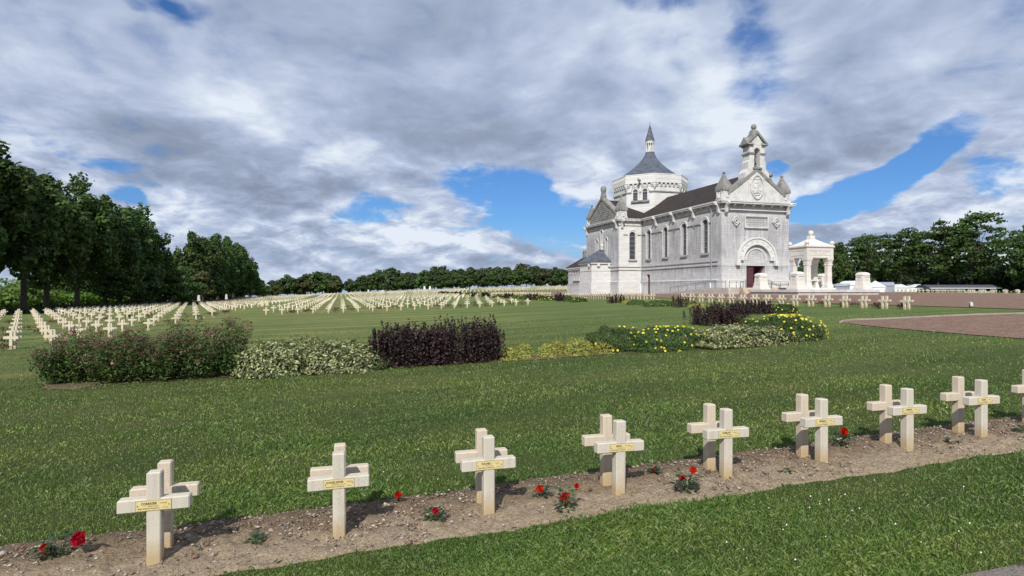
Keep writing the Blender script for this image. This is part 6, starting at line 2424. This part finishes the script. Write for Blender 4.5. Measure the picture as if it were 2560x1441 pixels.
# bare soil under the near bed
for pts in ([(105, 974), (180, 976), (240, 966), (600, 942), (960, 920), (1268, 903), (1268, 890), (960, 905), (600, 925), (120, 955)],
            [(1262, 905), (1350, 900), (1450, 892), (1560, 884), (1800, 873), (1800, 866), (1560, 872), (1262, 888)]):
    drape('bed_soil', [at(x, y)[:2] for x, y in pts], 'soil', 1.0, 0.012)


# ------------------------------------------------------------------ roses
def rose_bloom(parent, c, r, face, seed, mat='rose_petal'):
    rng = random.Random(seed)
    ax = Vector(face).normalized()
    u = ax.orthogonal().normalized()
    v = ax.cross(u)
    VV = []
    seg = 10
    # nested wavy bowls of petals round a closed bud
    for layer, (prof, wav) in enumerate(((((0.25, -0.15), (0.85, 0.10), (1.05, 0.42)), 0.16), (((0.2, 0.0), (0.68, 0.25), (0.76, 0.62)), 0.14), (((0.1, 0.1), (0.46, 0.4), (0.50, 0.78)), 0.12), (((0.05, 0.2), (0.27, 0.55), (0.16, 0.92)), 0.1))):
        ph = rng.uniform(0, 6.28)
        def pt(m, i):
            a = 2 * PI * i / seg
            rr, hh = prof[m]
            k = 1 + wav * math.sin(a * (5 - layer) + ph + m)
            return Vector(c) + (u * math.cos(a) + v * math.sin(a)) * rr * k * r + ax * (hh + wav * 0.5 * math.cos(a * 3 + ph)) * r
        for i in range(0, seg, 2):
            for m in (0, 1):
                VV += [pt(m, i), pt(m, i + 1), pt(m + 1, i + 1), pt(m + 1, i), pt(m, i + 1), pt(m, i + 2), pt(m + 1, i + 2), pt(m + 1, i + 1)]
    me = np_mesh('bloom', np.array([p[:] for p in VV]), k=4)
    return link('bloom', me, MATS[mat], parent)


def rose_bush(px, py, blooms, label, h=0.2, nleaf=34, spread=0.10, seed=0):
    """foot at picture point (px, py); blooms: (dx, dz, r) in metres along the picture plane"""
    rng = random.Random(seed)
    X, Y, Z, z = at(px, py)
    o = empty('rose_bush', (X, Y, Z + 0.01), label, 'rose bush', 'rose bushes in the front soil strip')
    o.rotation_euler = (0, 0, -TH)
    bm = bmesh.new()
    tips = []
    for (dx, dz, r) in blooms:
        tube(bm, [(0, 0, -0.01), (dx * 0.35, rng.uniform(-.02, .02), dz * 0.5), (dx, -0.01, dz)], [0.0045, 0.0035, 0.0025], 5)
        tips.append((dx, dz))
    for k in range(5):
        a = rng.uniform(0, 6.28)
        dx, dy, dz = math.cos(a) * spread, math.sin(a) * spread, h * rng.uniform(0.4, 0.9)
        tube(bm, [(0, 0, -0.01), (dx * 0.4, dy * 0.4, dz * 0.6), (dx, dy, dz)], [0.004, 0.003, 0.0015], 5)
    link('stems', bm_mesh('stems', bm), MATS['stem_green'], o)
    V = []
    for k in range(int(nleaf * 1.9)):
        a = rng.uniform(0, 6.28)
        q = rng.uniform(0.2, 1.1)
        c = Vector((math.cos(a) * spread * q, math.sin(a) * spread * q, h * rng.uniform(0.08, 1.05)))
        d = Vector((math.cos(a + rng.uniform(-.8, .8)), math.sin(a + rng.uniform(-.8, .8)), rng.uniform(-0.35, 0.5))).normalized()
        s = d.cross(Vector((0, 0, 1))).normalized()
        L = rng.uniform(0.020, 0.036)
        W = L * 0.62
        n_ = s.cross(d).normalized() * (-0.18 * L)
        V += [c, c + d * L * 0.9 + s * W, c + d * 2 * L + n_, c + d * L * 0.9 - s * W]
    link('leaves', np_mesh('leaves', np.array([p[:] for p in V]), k=4), MATS['rose_leaf'], o)
    for i, (dx, dz, r) in enumerate(blooms):
        rose_bloom(o, (dx, -0.012, dz), r, (rng.uniform(-.3, .3), -1, 0.55), seed * 10 + i)
    return o


rose_bush(138, 1398, [(0.205, 0.150, 0.058), (-0.07, 0.085, 0.032), (-0.062, 0.055, 0.026)], 'rose bush with one big red bloom left of the nearest cross', 0.17, 46, 0.11, 1)
rose_bush(996, 1262, [(0.0, 0.082, 0.034)], 'lone small red rose at the grass edge right of the second cross', 0.08, 10, 0.04, 2)
rose_bush(1084, 1309, [(0.02, 0.105, 0.030)], 'small rose bush with one bloom between the second and third crosses', 0.11, 26, 0.07, 3)
rose_bush(1356, 1252, [(-0.02, 0.098, 0.040)], 'red rose nearer the grass, left of the largest pair bloom', 0.11, 22, 0.06, 4)
rose_bush(1412, 1278, [(0.0, 0.115, 0.042), (0.105, 0.215, 0.022)], 'rose bush with a round red bloom and a small one up right', 0.17, 30, 0.08, 5)
rose_bush(1634, 1192, [(0.0, 0.07, 0.014)], 'dark little rose bush almost without flower right of the fourth cross', 0.12, 30, 0.05, 6)
rose_bush(1716, 1232, [(-0.045, 0.125, 0.028), (0.06, 0.205, 0.034)], 'rose bush with two red buds before the fifth cross', 0.17, 52, 0.085, 7)
rose_bush(2104, 1120, [(0.02, 0.185, 0.042), (0.02, 0.135, 0.034)], 'tall rose bush with stacked red blooms right of the sixth cross', 0.17, 48, 0.08, 8)
rose_bush(1962, 1186, [], 'withered dark rose stump between the fifth and sixth crosses', 0.04, 16, 0.06, 9)
rose_bush(2378, 1112, [], 'withered rose stump between the seventh and eighth crosses', 0.05, 16, 0.07, 10)
rose_bush(2555, 1085, [], 'small leafy rose bush at the right edge of the soil strip', 0.09, 30, 0.07, 11)
rose_bush(634, 1362, [], 'withered low rose stump between the first two crosses', 0.05, 18, 0.07, 12)

# dark red roses between the field crosses
fr = [(24, 811), (10, 830), (27, 845), (12, 862), (102, 836), (131, 810), (185, 842), (254, 842), (244, 817), (266, 804), (75, 826), (4, 878), (364, 814), (424, 810), (494, 795), (526, 789), (536, 790), (562, 784), (326, 797), (372, 795),
      (565, 784), (727.6, 786), (737, 784), (763, 783), (775, 782), (841, 783), (841, 777), (880, 780), (870, 771), (948, 776), (990, 772), (1031, 769), (1095, 768), (1121, 770), (1153, 769), (1188, 768), (1188, 762), (1216, 767), (1249, 765), (1278, 764), (1306, 763),
      (2019, 763), (2056, 766), (2104.6, 768), (2134, 768), (2190, 771), (2198, 771), (2250, 773), (2259, 773)]
frs = np.random.default_rng(9)
_rv = []
for k in range(3):
    n = 42
    P = np.abs(frs.normal(0, 1, (n, 3))) * [1, 1, 0.5]
    P = frs.normal(0, 1, (n, 3)) * [0.17, 0.07, 0.06] + [0, 0, 0.13]
    P[:, 2] = np.maximum(P[:, 2], 0.02)
    a = np_mesh('leaves', leaf_quads(P, frs.normal(0, 1, (n, 3)), 0.036, 0.6, frs), k=4)
    a.materials.append(MATS['rose_leaf'])
    m = 16
    P = frs.normal(0, 1, (m, 3)) * [0.16, 0.06, 0.05] + [0, -0.03, 0.18]
    b = np_mesh('blooms', leaf_quads(np.repeat(P, 3, 0) + frs.normal(0, 0.012, (m * 3, 3)), frs.normal(0, 1, (m * 3, 3)), 0.028, 0.9, frs), k=4)
    b.materials.append(MATS['dull_rose'])
    _rv.append((a, b))
for i, (px, py) in enumerate(fr):
    X, Y, Z, z = at(px, py)
    right_ = px > 1900
    o = empty('rose_bush', (X, Y, Z), 'low dark red rose bush between crosses of the ' + ('sideways row by the gravel' if right_ else ('left field' if px < 660 else 'centre field')), 'rose bush', 'rose bushes between crosses ' + ('by the gravel' if right_ else ('of the left field' if px < 660 else 'of the centre field')))
    s = 1.0 + min(z, 60) / 160
    o.scale = (s, s, s)
    o.rotation_euler = (0, 0, random.uniform(-0.4, 0.4))
    link('leaves', _rv[i % 3][0], None, o)
    link('blooms', _rv[i % 3][1], None, o)

# ------------------------------------------------------------------ tents, shed, lamp and other small things
def tent(px, zc_, w, d, he, hp_, mat, label, kind='gable', rz=None):
    X, Y = cam2w(px, zc_)
    zb = min(G(X, Y), CAMH - 1.5 / F * zc_) if zc_ < 170 else CAMH - 1.0 / F * zc_
    o = empty('marquee', (X, Y, zb), label, 'marquee', None, -TH if rz is None else rz)
    bm = bmesh.new()
    bx(bm, -w / 2, w / 2, -d / 2, d / 2, -0.5, he)
    link('tent_wall', bm_mesh('tent_wall', bm), MATS[mat], o)
    bm = bmesh.new()
    if kind == 'gable':
        prism(bm, [(-w / 2 - 0.15, he), (w / 2 + 0.15, he), (0, hp_)], -d / 2 - 0.15, d / 2 + 0.15, 'y')
    elif kind == 'hip':
        q = [bm.verts.new(p) for p in ((-w / 2 - .15, -d / 2 - .15, he), (w / 2 + .15, -d / 2 - .15, he), (w / 2 + .15, d / 2 + .15, he), (-w / 2 - .15, d / 2 + .15, he), (0, 0, hp_))]
        for f in ((0, 3, 2, 1), (0, 1, 4), (1, 2, 4), (2, 3, 4), (3, 0, 4)):
            bm.faces.new([q[i] for i in f])
    else:
        prism(bm, [(-w / 2 - 0.02, he)] + [(w / 2 * math.cos(PI - PI * i / 10) * 1.01, he + (hp_ - he) * math.sin(PI * i / 10)) for i in range(11)] + [(w / 2 + 0.02, he)], -d / 2 - 0.15, d / 2 + 0.15, 'y')
    link('tent_roof', bm_mesh('tent_roof', bm), MATS[mat], o)
    return o


tent(2096, 122, 3.0, 3, 1.2, 1.9, 'tent_grey', 'small grey tent between the canopy and the white marquee', 'hip')
tent(2127, 126, 2.7, 4, 1.5, 2.4, 'tent_white', 'white round-topped marquee left of the lone memorial block', 'arch')
tent(2188, 128, 2.6, 3, 1.1, 2.5, 'tent_white', 'pointed white marquee right of the lone memorial block', 'hip')
tent(2206, 131, 2.8, 4, 1.4, 2.2, 'tent_grey', 'grey tent behind the pointed white marquee', 'gable', -TH + 1.2)
tent(2240, 150, 4.4, 4, 1.0, 1.9, 'tent_white', 'pale marquee half hidden by leaves, left of the tree trunk', 'gable')
tent(2284, 150, 4.6, 4, 1.1, 1.9, 'tent_white', 'pale marquee half hidden by leaves, right of the tree trunk', 'gable')
X, Y = cam2w(2400, 128)
sh = empty('shed', (X, Y, CAMH - 0.5), 'long low shed with grey roof and white fascia behind the right trees', 'shed', None, -TH)
for nm, mt, args in (('wall', 'shed_dark', (-7.6, 7.2, -1.5, 2.5, -1.0, 0.95)), ('pale_panel', 'shed_wall', (-0.2, 6.0, -1.56, -1.5, -1.0, 0.3)), ('fascia', 'tent_white', (-7.9, 7.5, -2.0, -1.85, 0.95, 1.08))):
    bm = bmesh.new()
    bx(bm, *args)
    link(nm, bm_mesh(nm, bm), MATS[mt], sh)
bm = bmesh.new()
prism(bm, [(-2.0, 1.08), (3.0, 1.08), (1.6, 1.75), (0.2, 1.75)], -7.9, 7.5, 'x')
link('roof', bm_mesh('roof', bm), MATS['shed_roof'], sh)

X, Y, Z, z = at(2427, 770)
lp = empty('garden_spotlight', (X, Y, Z), 'small pale spotlight on a short post beside the gravel at the right', 'spotlight', None, -TH)
bm = bmesh.new()
bx(bm, -0.075, -0.025, -0.03, 0.03, -0.02, 0.26)
link('post', bm_mesh('post', bm), MATS['lamp_green'], lp)
bm = bmesh.new()
prism(bm, [(-0.07, 0.10), (0.08, 0.10), (0.06, 0.27), (0.0, 0.31), (-0.07, 0.31)], -0.07, 0.07, 'y')
link('lamp_head', bm_mesh('lamp_head', bm), MATS['lamp_white'], lp)

# white steles and pylons among / beyond the crosses
def stele(px, py, w, h, label, mat='cast_stone_far', zc_=None, taper=0.0, name='stele'):
    if zc_ is None:
        X, Y, Z, z = at(px, py)
    else:
        X, Y = cam2w(px, zc_)
        Z, z = CAMH - (py - HY) / F * zc_, zc_
    o = empty(name, (X, Y, Z), label, name.replace('_', ' '))
    bm = bmesh.new()
    prism(bm, [(-w / 2, -0.1), (w / 2, -0.1), (w / 2 * (1 - taper), h * 0.88), (0, h), (-w / 2 * (1 - taper), h * 0.88)], -w * 0.3, w * 0.3, 'y')
    link('stone', bm_mesh('stone', bm), MATS[mat], o)


stele(655.5, 767, 0.42, 0.85, 'broad white headstone in the lane, left one of two')
stele(667.5, 766, 0.42, 0.80, 'broad white headstone in the lane, right one of two')
stele(497, 752, 0.62, 1.25, 'grey tapering pylon against the dark avenue, left one', 'trim_stone', 128, 0.35, 'pylon')
stele(566, 748, 0.70, 1.5, 'grey tapering pylon against the dark avenue, right one', 'trim_stone', 175, 0.35, 'pylon')
stele(1061, 727, 1.2, 2.1, 'white pylon before the distant wood, left one', 'tent_white', 268, 0.5, 'pylon')
stele(1075, 727, 1.2, 2.1, 'white pylon before the distant wood, right one', 'tent_white', 268, 0.5, 'pylon')
stele(920.5, 732, 0.6, 1.25, 'small white marker on the skyline of the far field', 'tent_white', 258, 0.1, 'marker')
stele(955.5, 731, 1.7, 0.8, 'low white block on the skyline of the far field', 'tent_white', 258, 0.0, 'marker')
